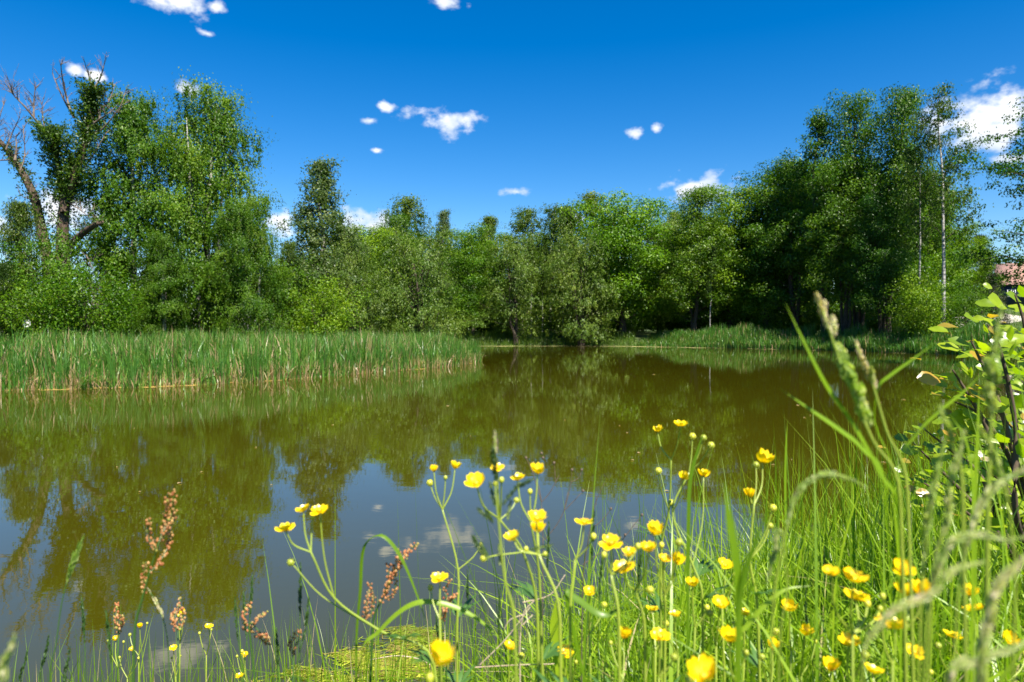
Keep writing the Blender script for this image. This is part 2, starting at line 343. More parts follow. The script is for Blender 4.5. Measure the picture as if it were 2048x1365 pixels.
# ------------------------------------------------------------------ trees
def grow(seed, H, R, cb, prof, nb, elev, nleaf, L, cr, tr, style='broad', droop=.1, weep=1.2, lean=0., flat=.6, lowz=.5, split=0, wl=.68, jit=.16, wb=.012):
    nb = int(nb*.74); cr *= 1.22; rng = np.random.default_rng(seed); tk = MB(); cw = MB(); lb = MB()
    k = 10; T = np.linspace(0, 1, k)
    wob = np.cumsum(rng.normal(0, wb*H, (k, 2)), axis=0)*T[:, None]; wob[:, 0] += lean*H*T**1.6
    P = np.column_stack([wob[:, 0], wob[:, 1], T*H*.97]); P[0, :2] = 0
    P[0, 2] = -.3
    rad = tr*(1-T)**.8 + .02; rad[0] *= 1.35
    tk.tube(P, rad, 7)
    def trunk_at(z): return np.array([np.interp(z, P[:, 2], P[:, 0]), np.interp(z, P[:, 2], P[:, 1]), z])
    for sidx in range(split):                       # extra stems from the same root
        a = rng.uniform(0, 6.28); o = np.array([math.cos(a), math.sin(a), 0])*R*rng.uniform(.25, .5); hh = H*rng.uniform(.7, .92)
        q = np.array([o*(.15+.85*t**.7)+np.array([0, 0, t*hh-.2]) for t in np.linspace(0, 1, 7)])+rng.normal(0, .08, (7, 3))
        tk.tube(q, tr*.7*(1-np.linspace(0, 1, 7))**.8+.02, 6)
    C = []; D = []
    pt = [p[0] for p in prof]; pr = [p[1] for p in prof]
    for i in range(nb):
        t = cb + (1-cb)*((i+rng.uniform(0, 1))/nb)**.92; t = min(t, .985); az = i*2.39996+rng.normal(0, .45)
        ln = R*np.interp(t, pt, pr)*np.clip(rng.normal(1, jit), .55, 1.4); e = elev*(.55+.9*t)
        z0 = max(t*H - ln*math.tan(e)*.55, cb*H*lowz); s0 = trunk_at(min(z0, H*.95)); d = np.array([math.cos(az), math.sin(az), 0])
        S = np.linspace(0, 1, 6); wv = rng.normal(0, .05*ln, (6, 3)); wv[0] = 0
        B = s0 + d*ln*S[:, None] + np.array([0, 0, 1])*(ln*math.tan(e)*S - droop*ln*S**2.4)[:, None] + wv
        lb.tube(B, np.linspace(max(tr*.28*min(1, ln/R), .018), .006, 6), 4, cap=False)
        m = max(2, int(ln/cr*1.25))
        for j in range(m):
            s = .28+.72*(j+rng.uniform(.3, 1))/m
            c = np.array([np.interp(s, S, B[:, x]) for x in range(3)]) + np.array([-d[1], d[0], 0])*rng.normal(0, .20*ln*s+.1) + np.array([0, 0, rng.normal(.05, .07*ln)])
            C.append(c); D.append(d)
    for z in np.linspace(.86, .995, 4): C.append(trunk_at(z*H)+rng.normal(0, .15, 3)); D.append(np.array([0, 0, 1.]))
    C = np.array(C); D = np.array(D); nc = len(C)
    wt = rng.uniform(.35, 1.7, nc); ct = rng.normal(0, .2, nc)
    idx = rng.choice(nc, nleaf, p=wt/wt.sum())
    if style == 'weep':
        ns = 6; A = C[:, None, :] + rng.normal(0, 1, (nc, ns, 3))*np.array([cr*.55, cr*.55, cr*.3]); LN = rng.uniform(.25, 1.0, (nc, ns))*weep
        si = rng.integers(0, ns, nleaf); s = rng.uniform(0, 1, nleaf)
        p = A[idx, si] + np.column_stack([rng.normal(0, .07, nleaf), rng.normal(0, .07, nleaf), -s*LN[idx, si]]) + D[idx]*(s*.12)[:, None]
        tan = np.column_stack([rng.normal(0, .5, nleaf), rng.normal(0, .5, nleaf), -np.ones(nleaf)])
        half = rng.uniform(0, 1, nleaf) < .35          # leaves on the upper side of the branch
        p[half] = C[idx[half]] + rng.normal(0, 1, (half.sum(), 3))*np.array([cr*.8, cr*.8, cr*.45])
        g = p-C[idx]; nrm = rng.normal(0, .55, (nleaf, 3)) + D[idx]*.55 + g/(cr*1.2)*np.array([1, 1, .5]) + np.array([0, 0, .35])
    elif style == 'needle':
        p = C[idx] + rng.normal(0, 1, (nleaf, 3))*np.array([cr*.6, cr*.6, .08]); p[:, 2] -= rng.uniform(0, 1, nleaf)**1.5*weep
        tan = np.column_stack([rng.normal(0, .4, nleaf), rng.normal(0, .4, nleaf), -np.ones(nleaf)]) + D[idx]*.4
        nrm = rng.normal(0, 1, (nleaf, 3)) + D[idx]
    else:
        g = rng.normal(0, 1, (nleaf, 3)); g /= (np.linalg.norm(g, axis=1, keepdims=True)+1e-9); g *= (rng.uniform(0, 1, nleaf)**.45)[:, None]*1.45
        p = C[idx] + g*np.array([cr, cr, cr*flat]) * (.6+.5*wt[idx])[:, None]
        tan = rng.normal(0, 1, (nleaf, 3)) + D[idx]*.8 - np.array([0, 0, .4])
        nrm = rng.normal(0, .55, (nleaf, 3)) + g*.75 + np.array([0, 0, .35]) + D[idx]*.3
    p[:, 2] = np.maximum(p[:, 2], .15+rng.uniform(0, .3, nleaf))
    ll = L*rng.uniform(.7, 1.25, nleaf)
    cw.leaves(p, nrm, tan, ll, ll*wl, np.clip(rng.normal(.5, .2, nleaf)+ct[idx], 0, 1))
    return tk, lb, cw
SP = {}
def species(key, name, bark, leaf, *a, **k):
    t, l, c = grow(*a, **k); SP[key] = (name, t.mesh('trunk', bark, True), c.mesh('crown', leaf), a[1], l.mesh('limbs', 'bark', True))
LOZ = [(0,.7),(.25,1),(.5,.95),(.75,.62),(1,.16)]
CONE = [(0,.8),(.15,1),(.5,.72),(.8,.34),(1,.06)]
ROUND = [(0,.62),(.3,.95),(.55,1),(.8,.8),(1,.38)]
COL = [(0,.7),(.3,1),(.7,.85),(.9,.5),(1,.2)]
species('birchL', 'birch_tree', 'birch_bark', 'birch_leaf', 1, 16.5, 2.9, .07, [(0,.95),(.2,1),(.45,1),(.7,.9),(.9,.66),(1,.3)], 72, R_(38), 98000, .132, .62, .24, 'weep', droop=.28, weep=1.35, split=1)
species('birchB', 'birch_tree', 'birch_bark', 'birch_leaf', 2, 16.5, 3.7, .07, [(0,.95),(.2,1),(.45,.95),(.65,.86),(.85,.62),(1,.25)], 80, R_(42), 112000, .132, .66, .26, 'weep', droop=.28, weep=1.35, split=2)
species('birchM', 'birch_tree', 'birch_bark', 'pale_birch_leaf', 3, 15.5, 2.5, .14, [(0,.8),(.2,1),(.45,.9),(.7,.55),(.9,.2),(1,.04)], 84, R_(40), 40000, .14, .30, .19, 'weep', droop=.3, weep=1.5)
species('birchT', 'birch_tree', 'birch_bark', 'slim_birch_leaf', 4, 18.5, 2.7, .42, [(0,.6),(.45,.8),(.6,1),(.85,.75),(1,.3)], 34, R_(40), 9500, .15, .34, .125, 'weep', droop=.42, weep=1.3, lean=.008, wb=.004)
species('birchS', 'birch_tree', 'birch_bark', 'slim_birch_leaf', 5, 15, 2.2, .35, COL, 40, R_(45), 18000, .16, .42, .13, 'weep', droop=.25, weep=1.2)
species('birchS2', 'birch_tree', 'birch_bark', 'slim_birch_leaf', 15, 15, 1.9, .45, CONE, 34, R_(48), 13000, .16, .38, .12, 'weep', droop=.2, weep=1.0, lean=.03)
species('willow', 'willow_tree', 'bark', 'willow_leaf', 6, 9, 3.2, .08, ROUND, 60, R_(48), 40000, .16, .62, .2, 'weep', droop=.35, weep=.7, split=2, wl=.4)
species('willow2', 'willow_tree', 'bark', 'willow_leaf', 16, 10, 2.6, .12, [(0,.8),(.3,.9),(.6,1),(.85,.9),(1,.4)], 46, R_(52), 30000, .16, .66, .18, 'weep', droop=.4, weep=.8, split=1, wl=.4, lean=-.05)
species('oak', 'oak_tree', 'bark', 'oak_leaf', 7, 15, 5.0, .16, [(0,.6),(.3,.95),(.55,1),(.8,.78),(1,.35)], 66, R_(40), 46000, .22, .74, .34, droop=.05, flat=.62)
species('alder', 'alder_tree', 'bark', 'alder_leaf', 8, 17, 3.4, .16, [(0,.75),(.3,1),(.6,.9),(.85,.55),(1,.16)], 62, R_(46), 36000, .18, .58, .22, droop=.10, flat=.7, split=1)
species('alder2', 'alder_tree', 'bark', 'alder_leaf', 18, 17, 3.0, .26, [(0,.7),(.35,1),(.65,.9),(.88,.6),(1,.2)], 52, R_(50), 30000, .18, .55, .2, droop=.1, flat=.75, split=2, lean=.03)
species('alder3', 'alder_tree', 'bark', 'bright_leaf', 28, 14, 3.6, .14, ROUND, 56, R_(40), 32000, .19, .66, .2, droop=.1, flat=.5)
species('openalder', 'alder_tree', 'bark', 'alder_leaf', 38, 17, 2.4, .38, CONE, 44, R_(40), 10500, .16, .36, .16, droop=.05, flat=.6)
species('shrub', 'shrub', 'bark', 'bright_leaf', 9, 3.6, 2.1, .04, ROUND, 40, R_(50), 11000, .125, .42, .06, droop=.15, split=3, flat=.7)
species('shrub2', 'shrub', 'bark', 'birch_leaf', 19, 4.5, 2.0, .04, ROUND, 40, R_(55), 10000, .13, .45, .06, 'weep', droop=.2, weep=.6, split=3)
species('darkshrub', 'shrub', 'bark', 'alder_leaf', 29, 4.0, 2.6, .03, ROUND, 44, R_(45), 9000, .17, .5, .07, droop=.15, split=3)
species('larch', 'larch_tree', 'brown_bark', 'conifer_needle', 10, 9, 2.3, .05, [(0,1),(.2,.95),(.5,.68),(.8,.34),(1,.04)], 76, R_(8), 34000, .16, .42, .16, 'needle', droop=.2, weep=.5, wl=.3)
species('darkfir', 'fir_tree', 'bark', 'dark_needle', 20, 10, 2.4, .05, [(0,1),(.2,.95),(.5,.7),(.8,.36),(1,.04)], 70, R_(10), 24000, .16, .42, .16, 'needle', droop=.25, weep=.45, wl=.35)
species('spread', 'alder_tree', 'bark', 'alder_leaf', 11, 14, 5.6, .2, [(0,.9),(.3,1),(.6,.85),(.85,.55),(1,.2)], 44, R_(14), 26000, .14, .42, .26, droop=.06, flat=.34, jit=.28)
def tree(key, px, ptop, d, label, cat='tree', group=None, wx=1.0, rz=None, sink=0.0):
    name, tm, cm, H, lm = SP[key]
    p = at(px, 660, d); z = gz(p.x, p.y) - sink; h = at(px, ptop, d).z - z; s = h/H
    o = empty(name, (p.x, p.y, z), label, cat, group, random.uniform(0, 6.28) if rz is None else rz)
    o.scale = (s*wx, s*wx, s)
    link('trunk', tm, o); link('limbs', lm, o); link('crown', cm, o)
    return o
# left group
tree('larch', 48, 398, 37, 'feathery drooping larch beside the half-dead poplar', rz=1.0, wx=1.0)
tree('larch', -10, 520, 33, 'low larch with yellowish tips at the edge of the reed bed', rz=2.2, wx=1.15)
tree('shrub2', 118, 520, 36, 'leafy green sapling thicket in front of the half-dead poplar trunk', 'shrub', wx=1.0)
tree('shrub', 175, 566, 35, 'yellow-green shrub beside the little wooden hut', 'shrub')
tree('shrub', 85, 590, 34, 'small shrub behind the round white dish', 'shrub')
tree('birchL', 266, 194, 43, 'tall weeping birch with round top next to the half-dead poplar', rz=.6, wx=1.0)
tree('birchB', 412, 184, 44, 'largest weeping birch with full crown reaching down to the reeds', rz=2.1, wx=1.0)
tree('birchB', 500, 408, 41.5, 'shorter weeping birch under the right flank of the largest birch', rz=4.6, wx=1.05)
tree('birchL', 330, 470, 40, 'low leafy birch standing before the two tall weeping birches', rz=3.4, wx=1.2)
tree('birchS', 578, 490, 47, 'thin airy pale birch between the largest birch and the conical birch', wx=1.0)
tree('birchM', 650, 318, 57, 'conical birch standing apart against the sky with white cloud behind', rz=.3, wx=1.6)
tree('willow', 700, 510, 55, 'small silvery willow at the foot of the conical birch', wx=.7)
tree('shrub', 648, 592, 45, 'round light green bush at the back of the reed bed', 'shrub', wx=1.05)
tree('shrub2', 560, 560, 46, 'dark green bush under the thin airy birch', 'shrub', wx=1.2)
tree('darkshrub', 240, 600, 48, 'dark bush in the shade behind the weeping birches', 'shrub', wx=1.3)
# middle of the far bank
tree('alder3', 735, 462, 76, 'mid green alder with rounded top behind the silvery willow', wx=1.34)
tree('alder', 790, 440, 84, 'dark alder behind the broad silvery willow', wx=1.22)
tree('birchS', 812, 402, 88, 'airy birch rising above the broad silvery willow', wx=1.52)
tree('willow', 842, 482, 61, 'broad silvery willow leaning out towards the reed bed', wx=1.07, rz=1.2)
tree('birchM', 888, 418, 86, 'narrow dark birch between two willows', wx=1.04)
tree('alder3', 945, 466, 74, 'olive green tree beside the broad silvery willow', wx=1.16)
tree('birchS2', 962, 432, 92, 'thin birch tip above the olive green tree', wx=1.22)
tree('willow2', 1032, 488, 72, 'tall willow with hanging crown over the far waterline', wx=1.16, rz=.4)
tree('birchS', 1045, 424, 90, 'feathery birch behind the tall hanging willow', wx=1.46)
tree('birchS', 1100, 418, 78, 'birch with white trunk beside the tall hanging willow', wx=1.28)
tree('birchS2', 1125, 416, 82, 'slender birch with narrow top next to the rounded grey willow', wx=1.40)
tree('willow', 1165, 490, 71, 'rounded grey-green willow in front of the bright oak', wx=0.98, rz=2.6)
tree('birchS', 1182, 394, 88, 'birch top standing up behind the bright oak', wx=1.28)
tree('oak', 1245, 414, 74, 'bright green oak with lobed crown on the far bank', wx=1.22, rz=.9)
tree('willow2', 1318, 446, 82, 'pale willow squeezed between the bright oak and the dark alders', wx=0.98)
tree('alder', 1388, 388, 70, 'dark alder with pointed crown right of the pale willow', wx=1.16)
tree('alder3', 1460, 385, 72, 'yellowish green alder next to the pointed dark alder', wx=1.16)
tree('alder2', 1530, 350, 69, 'alder leaning over the reeds of the far bank', wx=1.22)
# right group
tree('alder', 1590, 318, 66, 'dense dark alder at the lake side of the tall right-hand grove', wx=1.1)
tree('openalder', 1648, 226, 62, 'open-crowned alder with bare upper branches against blue sky', wx=1.1)
tree('alder2', 1716, 200, 60, 'tall alder with rounded tip in the grove beside the white birches', wx=.78, rz=1.0)
tree('alder', 1776, 196, 57, 'tallest alder of the grove, right next to the white birches', wx=.74, rz=3.1)
tree('alder2', 1690, 330, 58.5, 'lower dark alder in front of the grove with several trunks', wx=1.05)
tree('alder', 1760, 400, 55, 'low alder leaning over the reeds in front of the tall grove', wx=1.0, rz=.4)
tree('birchT', 1838, 224, 52.5, 'birch with bent white trunk against the dark grove', wx=.62, rz=2.0)
tree('birchT', 1886, 168, 50.5, 'tall slender birch with bare white trunk and a cloud behind its crown', wx=1.0, rz=.2)
tree('alder3', 1850, 380, 60, 'bright green tree behind the two white birch trunks', wx=.85)
tree('alder3', 1930, 460, 66, 'sunlit bright tree behind the tall slender birch', wx=1.0)
tree('darkfir', 1962, 466, 76, 'brownish dark fir poking up near the house', wx=1.0)
tree('alder3', 1972, 505, 80, 'leafy tree beside the pink-roofed house', wx=.5)
tree('darkfir', 1985, 545, 60, 'low dark fir by the pale path', wx=1.1)
tree('shrub', 1838, 575, 51.5, 'sunlit shrub at the foot of the bent white birch', 'shrub', wx=1.0)
tree('shrub', 1930, 600, 50, 'bright shrub between the tall slender birch and the pale path', 'shrub', wx=.8)
tree('spread', 2150, 150, 30, 'spreading alder reaching its layered branches in from beyond the bank', wx=.92, rz=.5)
# the wood behind
rr = random.Random(3)
for px in range(690, 1600, 38):
    tree(rr.choice(['alder', 'alder2', 'alder3', 'birchS', 'alder3']), px+rr.uniform(-14, 14), rr.uniform(476, 520) if px < 1330 else rr.uniform(425, 470), rr.uniform(88, 108),
         'tree deep in the wood, its crown filling gaps behind the bank trees', group='trees deep in the wood', wx=rr.uniform(1.0, 1.3))
for px in range(1600, 1900, 50):
    tree(rr.choice(['alder', 'alder2', 'alder3']), px+rr.uniform(-14, 14), rr.uniform(330, 380), rr.uniform(70, 82),
         'tree behind the tall right-hand grove', group='trees behind the right-hand grove', wx=rr.uniform(1.0, 1.2))
for px in range(620, 1880, 46):
    d = np.interp(px, [620, 960, 1290, 1600, 1880], [72, 78, 78, 68, 57])+rr.uniform(-1, 5)
    if 1270 < px < 1330: continue
    tree('darkshrub', px+rr.uniform(-14, 14), rr.uniform(592, 632), d, 'dark leafy undergrowth bush in the shade under the bank trees', 'shrub', 'undergrowth bushes', wx=rr.uniform(1.0, 1.35))
for px in range(700, 1800, 55):
    tree('darkshrub', px+rr.uniform(-14, 14), rr.uniform(575, 610), rr.uniform(92, 104), 'bush at the back of the wood', 'shrub', 'bushes at the back of the wood', wx=rr.uniform(1.3, 1.8))
for px, d in ((1062, 74), (1085, 76), (1126, 74), (1150, 77), (1196, 75), (1420, 68)):
    tree('birchS2', px, rr.uniform(470, 500), d, 'thin white-trunked birch in the row at the edge of the far wood', group='thin white birches at the edge of the wood', wx=.7)
for px in (-180, -120, -60, 20):
    tree(rr.choice(['alder3', 'birchL']), px, rr.uniform(470, 540), rr.uniform(60, 75), 'distant tree on the meadow behind the half-dead poplar', group='distant meadow trees', wx=1.2)
for px in (430, 520, 590):
    tree('alder3', px, rr.uniform(500, 530), rr.uniform(76, 86), 'green tree behind the weeping birches', group='trees behind the weeping birches', wx=1.3)

# half-dead poplar: limbs laid out one by one
def dead_poplar():
    D = 40.0; base = at(128, 660, D); base.z = gz(base.x, base.y)
    root = empty('poplar_tree', base, 'old half-dead poplar with forked leafy limbs and bare grey branch tips', 'tree')
    rng = np.random.default_rng(4); live = MB(); dead = MB(); lf = MB()
    def P(path, dz): 
        n = len(path); return [at(x, y, D+dz*(i/(n-1))+ .25*math.sin(i*2.1+dz)) - base for i, (x, y) in enumerate(path)]
    def smooth(pts, m=4):
        pts = [Vector(p) for p in pts]; out = []
        for i in range(len(pts)-1):
            p0 = pts[max(i-1, 0)]; p1 = pts[i]; p2 = pts[i+1]; p3 = pts[min(i+2, len(pts)-1)]
            for k in range(m):
                t = k/m; out.append(.5*((2*p1)+(p2-p0)*t+(2*p0-5*p1+4*p2-p3)*t*t+(3*p1-p0-3*p2+p3)*t**3))
        return out+[pts[-1]]
    def foliage(pts, n, spread, s0=0.):
        A = np.array([tuple(p) for p in pts]); k = len(A); u = s0+(1-s0)*rng.uniform(0, 1, n)
        c = np.column_stack([np.interp(u, np.linspace(0, 1, k), A[:, j]) for j in range(3)])
        cl = (u*14).astype(int); az = rng.uniform(0, 6.28, n); az = np.round(az/1.05)*1.05+cl*.8+rng.normal(0, .22, n); r = spread*rng.uniform(.1, 1, n)*(.65+.5*np.sin(cl*2.3)**2)
        p = c+np.column_stack([np.cos(az)*r, np.sin(az)*r, r*.45+rng.normal(0, .12, n)])
        dr = np.column_stack([np.cos(az), np.sin(az), .6*np.ones(n)])
        l = .15*rng.uniform(.7, 1.3, n); lf.leaves(p, rng.normal(0, 1, (n, 3))+np.array([0, 0, .5]), dr+rng.normal(0, .4, (n, 3)), l, l*.6, np.clip(rng.normal(.5, .22, n), 0, 1))
    def twigs(pts, n, ln, s0=.2, up=.6):
        A = np.array([tuple(p) for p in pts]); k = len(A)
        for i in range(n):
            u = s0+(1-s0)*rng.uniform(); c = np.array([np.interp(u, np.linspace(0, 1, k), A[:, j]) for j in range(3)])
            d = rng.normal(0, .55, 3); d[2] = abs(d[2])*.4+up; d /= np.linalg.norm(d); l = ln*rng.uniform(.4, 1.1)
            q = [c+d*l*t+np.array([0, 0, .1*l*t*t])+rng.normal(0, .03*l, 3)*t for t in (0, .35, .7, 1)]
            dead.tube(q, [.022, .017, .012, .006], 4)
            for z in range(2):
                d2 = d+rng.normal(0, .5, 3); l2 = l*rng.uniform(.25, .5); s = rng.uniform(.3, .9); c2 = c+d*l*s
                dead.tube([c2, c2+d2*l2*.5, c2+d2*l2+np.array([0, 0, .05])], [.013, .010, .005], 3)
    A = smooth(P([(130, 668), (128, 600), (127, 540), (125, 480), (130, 410), (150, 350), (170, 285), (181, 225), (186, 178)], 0))
    live.tube(A, np.interp(np.linspace(0, 1, len(A)), [0, .3, .55, .8, 1], [.46, .36, .27, .15, .06]), 8)
    B = smooth(P([(128, 425), (122, 370), (113, 320), (106, 285), (98, 262)], -1.2)); live.tube(B, np.linspace(.2, .08, len(B)), 7)
    Cc = smooth(P([(118, 664), (104, 580), (92, 500), (80, 440), (68, 392), (46, 348), (22, 312), (0, 282), (-22, 255)], 1.4)); live.tube(Cc, np.interp(np.linspace(0, 1, len(Cc)), [0, .5, 1], [.36, .24, .07]), 7)
    Dd = smooth(P([(127, 512), (148, 484), (172, 462), (194, 448), (206, 446)], -1.0)); live.tube(Dd, np.linspace(.22, .13, len(Dd)), 7)
    for path, dz, r, tw, tl in (([(186,180),(178,152),(172,134)],.4,.06,7,.8), ([(186,180),(199,160),(206,140),(209,126)],-.3,.06,8,.8),
          ([(98,264),(80,250),(52,216),(30,194),(20,180)],-.6,.085,26,1.2), ([(68,234),(68,205),(72,165)],.3,.06,14,.9), ([(90,262),(86,235),(84,205)],.8,.05,10,.9),
          ([(148,236),(128,200),(114,170),(105,148)],.8,.07,9,.8), ([(142,224),(132,190),(124,150),(122,128)],-.7,.07,12,.8),
          ([(180,235),(198,222),(218,203),(230,168)],.9,.07,14,1.0), ([(176,255),(200,238),(216,228)],-.8,.06,10,.9), ([(183,268),(205,258),(240,215),(250,185)],.2,.06,10,.9),
          ([(30,322),(33,300),(32,268)],.8,.08,10,.9), ([(12,300),(24,268),(40,234)],.3,.05,8,.9), ([(40,342),(50,310),(46,250)],1.6,.05,10,.9), ([(20,320),(-6,322),(-24,330)],-1,.05,4,.7),
          ([(0,282),(-6,262),(2,226),(10,205)],.3,.05,9,.9), ([(160,292),(172,330),(212,268),(222,262)],.5,.05,4,.6),
          ([(130,400),(160,420),(185,440)],-.6,.05,6,.8), ([(150,486),(172,510),(186,540)],-.4,.06,6,.8), ([(70,400),(50,396),(40,388)],.5,.04,6,.7)):
        q = smooth(P(path, dz), 3); dead.tube(q, np.linspace(r, .015, len(q)), 5); twigs(q, tw, tl)
    twigs(Cc[len(Cc)//2:], 40, .9, 0, .5); twigs(A[8:18], 26, .7, 0, .2); twigs(Dd, 14, .6, 0, .4)
    foliage(A[16:], 6500, 1.0); foliage(A[24:], 1800, .6); foliage(B, 5500, 1.0, .1); foliage(Cc[18:27], 900, .7); foliage(A[6:17], 1500, 1.2); foliage(Dd, 500, .8); foliage(Cc[8:18], 900, 1.0)
    live.build('trunk', 'brown_bark', root, True); dead.build('dead_branches', 'dead_wood', root, True); lf.build('crown', 'poplar_leaf', root)
    # torn limb hanging down to the ground
    q0 = at(126, 528, 38.5); hl = MB(); bl = at(212, 648, 38.0); bl.z = gz(bl.x, bl.y)
    r2 = empty('broken_branch', bl, 'grey torn limb hanging from the poplar down to the little hut', 'branch')
    q = smooth([at(x, y, 38.6-.1*i) - bl for i, (x, y) in enumerate([(126, 524), (142, 540), (165, 560), (185, 572), (203, 586)])], 4); hl.tube(q, np.linspace(.09, .03, len(q)), 6)
    for path in ([(165,560),(186,564)], [(180,570),(190,600),(196,628)], [(165,588),(190,606),(214,622)], [(190,600),(212,618),(213,640),(216,655)], [(168,600),(192,612),(213,630)], [(185,572),(205,575)]):
        q = smooth([at(x, y, 38.3) - bl for x, y in path], 3); hl.tube(q, np.linspace(.045, .015, len(q)), 5)
    hl.build('limb', 'dead_wood', r2, True)
dead_poplar()

# ------------------------------------------------------------------ small buildings and things behind the trees
def plain(name, c, rough=.7):
    return noise_mat(name, [(.3, tuple(x*.8 for x in c)), (.7, c)], 8, rough)
M['hut_wood'] = noise_mat('hut_wood', [(.3,(.10,.045,.022)),(.7,(.20,.095,.05))], 4, .85, (8,8,.6))
M['roof_felt'] = noise_mat('roof_felt', [(.3,(.16,.17,.19)),(.7,(.30,.31,.34))], 3, .8)
M['tile'] = noise_mat('tile', [(.3,(.42,.22,.16)),(.7,(.60,.36,.28))], 5, .8)
M['blue_wall'] = plain('blue_wall', (.03,.045,.085)); M['white_paint'] = plain('white_paint', (.78,.78,.78), .5); M['glass'] = plain('glass', (.03,.04,.05), .08)
M['grey_metal'] = plain('grey_metal', (.30,.31,.32), .4); M['red_wall'] = plain('red_wall', (.34,.09,.06))
def gable(mb, w, d, z0, z1, over=.25, th=.08):
    for sx in (-1, 1):
        x0, x1 = 0, sx*(w/2+over); zz1 = z0-(z1-z0)*over/(w/2)
        V = [(x0,-d/2-over,z1),(x1,-d/2-over,zz1),(x1,d/2+over,zz1),(x0,d/2+over,z1)]
        V += [(a,b_,c+th) for a,b_,c in V]
        mb.add(V, [(0,1,2,3),(4,7,6,5),(0,4,5,1),(1,5,6,2),(2,6,7,3),(3,7,4,0)])
def house(name, px, d, w, dep, hw, hr, wall, roof, label, rz, wins, zb=None, planks=False):
    p = at(px, 660, d); z = gz(p.x, p.y) if zb is None else zb
    o = empty(name, (p.x, p.y, z-.05), label, 'building', None, rz)
    b = MB(); b.box(-w/2, w/2, -dep/2, dep/2, -.6, hw)
    for s in (-1, 1): b.add([(-w/2,s*dep/2,hw),(w/2,s*dep/2,hw),(0,s*dep/2,hw+hr)], t=[(0,1,2)])
    wl = b.build('wall', wall, o)
    b = MB(); gable(b, w, dep, hw, hw+hr); b.build('roof', roof, o)
    if planks:
        n = int(w/.16)
        pb = MB(); pb.box(-.07, .07, -.012, .012, -.3, hw-.02); me = pb.mesh('plank', wall)
        for i in range(n): link('plank', me, wl, (-w/2+.08+i*.16, -dep/2-.014, 0))
    for (x, zc, ww, hh, side) in wins:
        f = MB(); g = MB()
        for a in ((-ww/2-.06,ww/2+.06,-hh/2-.06,-hh/2),(-ww/2-.06,ww/2+.06,hh/2,hh/2+.06),(-ww/2-.06,-ww/2,-hh/2,hh/2),(ww/2,ww/2+.06,-hh/2,hh/2),(-.02,.02,-hh/2,hh/2)): f.box(a[0], a[1], -.05, .03, a[2], a[3])
        g.box(-ww/2, ww/2, -.01, .01, -hh/2, hh/2)
        if side == 'f': fo = f.build('window', 'white_paint', o, loc=(x, -dep/2-.03, zc))
        else:
            fo = f.build('window', 'white_paint', o, loc=(-w/2-.03, x, zc)); fo.rotation_euler = (0, 0, -math.pi/2)
        g.build('pane', 'glass', fo)
    return o
house('wooden_hut', 198, 50, 1.9, 2.2, 1.0, .55, 'hut_wood', 'roof_felt', 'little brown wooden hut with grey roof behind the reeds', math.pi/2+.25, [], planks=False)
house('house', 2068, 88, 12, 8, 2.6, 3.0, 'blue_wall', 'tile', 'dark blue house with pale pink tiled roof beyond the right bank', math.pi/2-.60, [(-4.1,1.5,.7,.8,'s'),(-2.0,1.5,.7,.8,'s'),(0.2,1.5,.9,.8,'s'),(2.6,1.5,.7,.8,'s')], zb=at(2040, 612, 88).z)
house('house', 1300, 128, 7, 6, 3.0, 2.0, 'red_wall', 'tile', 'reddish house wall glimpsed between trunks of the wood', .2, [(-1.6,1.6,.9,1.0,'f'),(1.5,1.6,.9,1.0,'f')], zb=at(1300, 645, 128).z)
# dish on a pole
p = at(55, 648, 33.0); zb = gz(p.x, p.y)
o = empty('dish', (p.x, p.y, zb), 'round white dish on a thin grey pole at the back of the reeds', 'dish')
b = MB(); b.tube([(0,.02,-.2),(0,.02,p.z-zb)], [.02,.02], 6); b.build('pole', 'grey_metal', o, True)
b = MB(); n = 16; V = [(0, .05, 0)]; t = []; q = []
for k, (r, y) in enumerate(((.10,.04),(.16,.015),(.19,-.01),(.195,-.005),(.15,.045))):
    for a in range(n): V.append((r*math.cos(a*2*math.pi/n), y, r*math.sin(a*2*math.pi/n)))
for a in range(n): t.append((0, 1+a, 1+(a+1) % n))
for k in range(4):
    for a in range(n): q.append((1+k*n+a, 1+k*n+(a+1) % n, 1+(k+1)*n+(a+1) % n, 1+(k+1)*n+a))
b.add(V, q, t); b.build('reflector', 'white_paint', o, True, (0, -.04, p.z-zb))
# pale path on the right-hand slope
b = MB(); pts = [at(1868, 632, 64), at(1900, 632, 64.5), at(1945, 631, 66), at(2060, 628, 70)]
V = []
for p in pts:
    z = gz(p.x, p.y)
    V += [(p.x, p.y-.9, max(gz(p.x, p.y-.9), 2.2)+.05), (p.x, p.y+3.5, max(gz(p.x, p.y+3.5), 2.8)+.15), (p.x, p.y-1.3, gz(p.x, p.y-1.3)-.2)]
b.add(V, [(i*3, i*3+3, i*3+4, i*3+1) for i in range(3)]+[(i*3+2, i*3+5, i*3+3, i*3) for i in range(3)])
tag(b.build('path', 'path'), kind='structure')

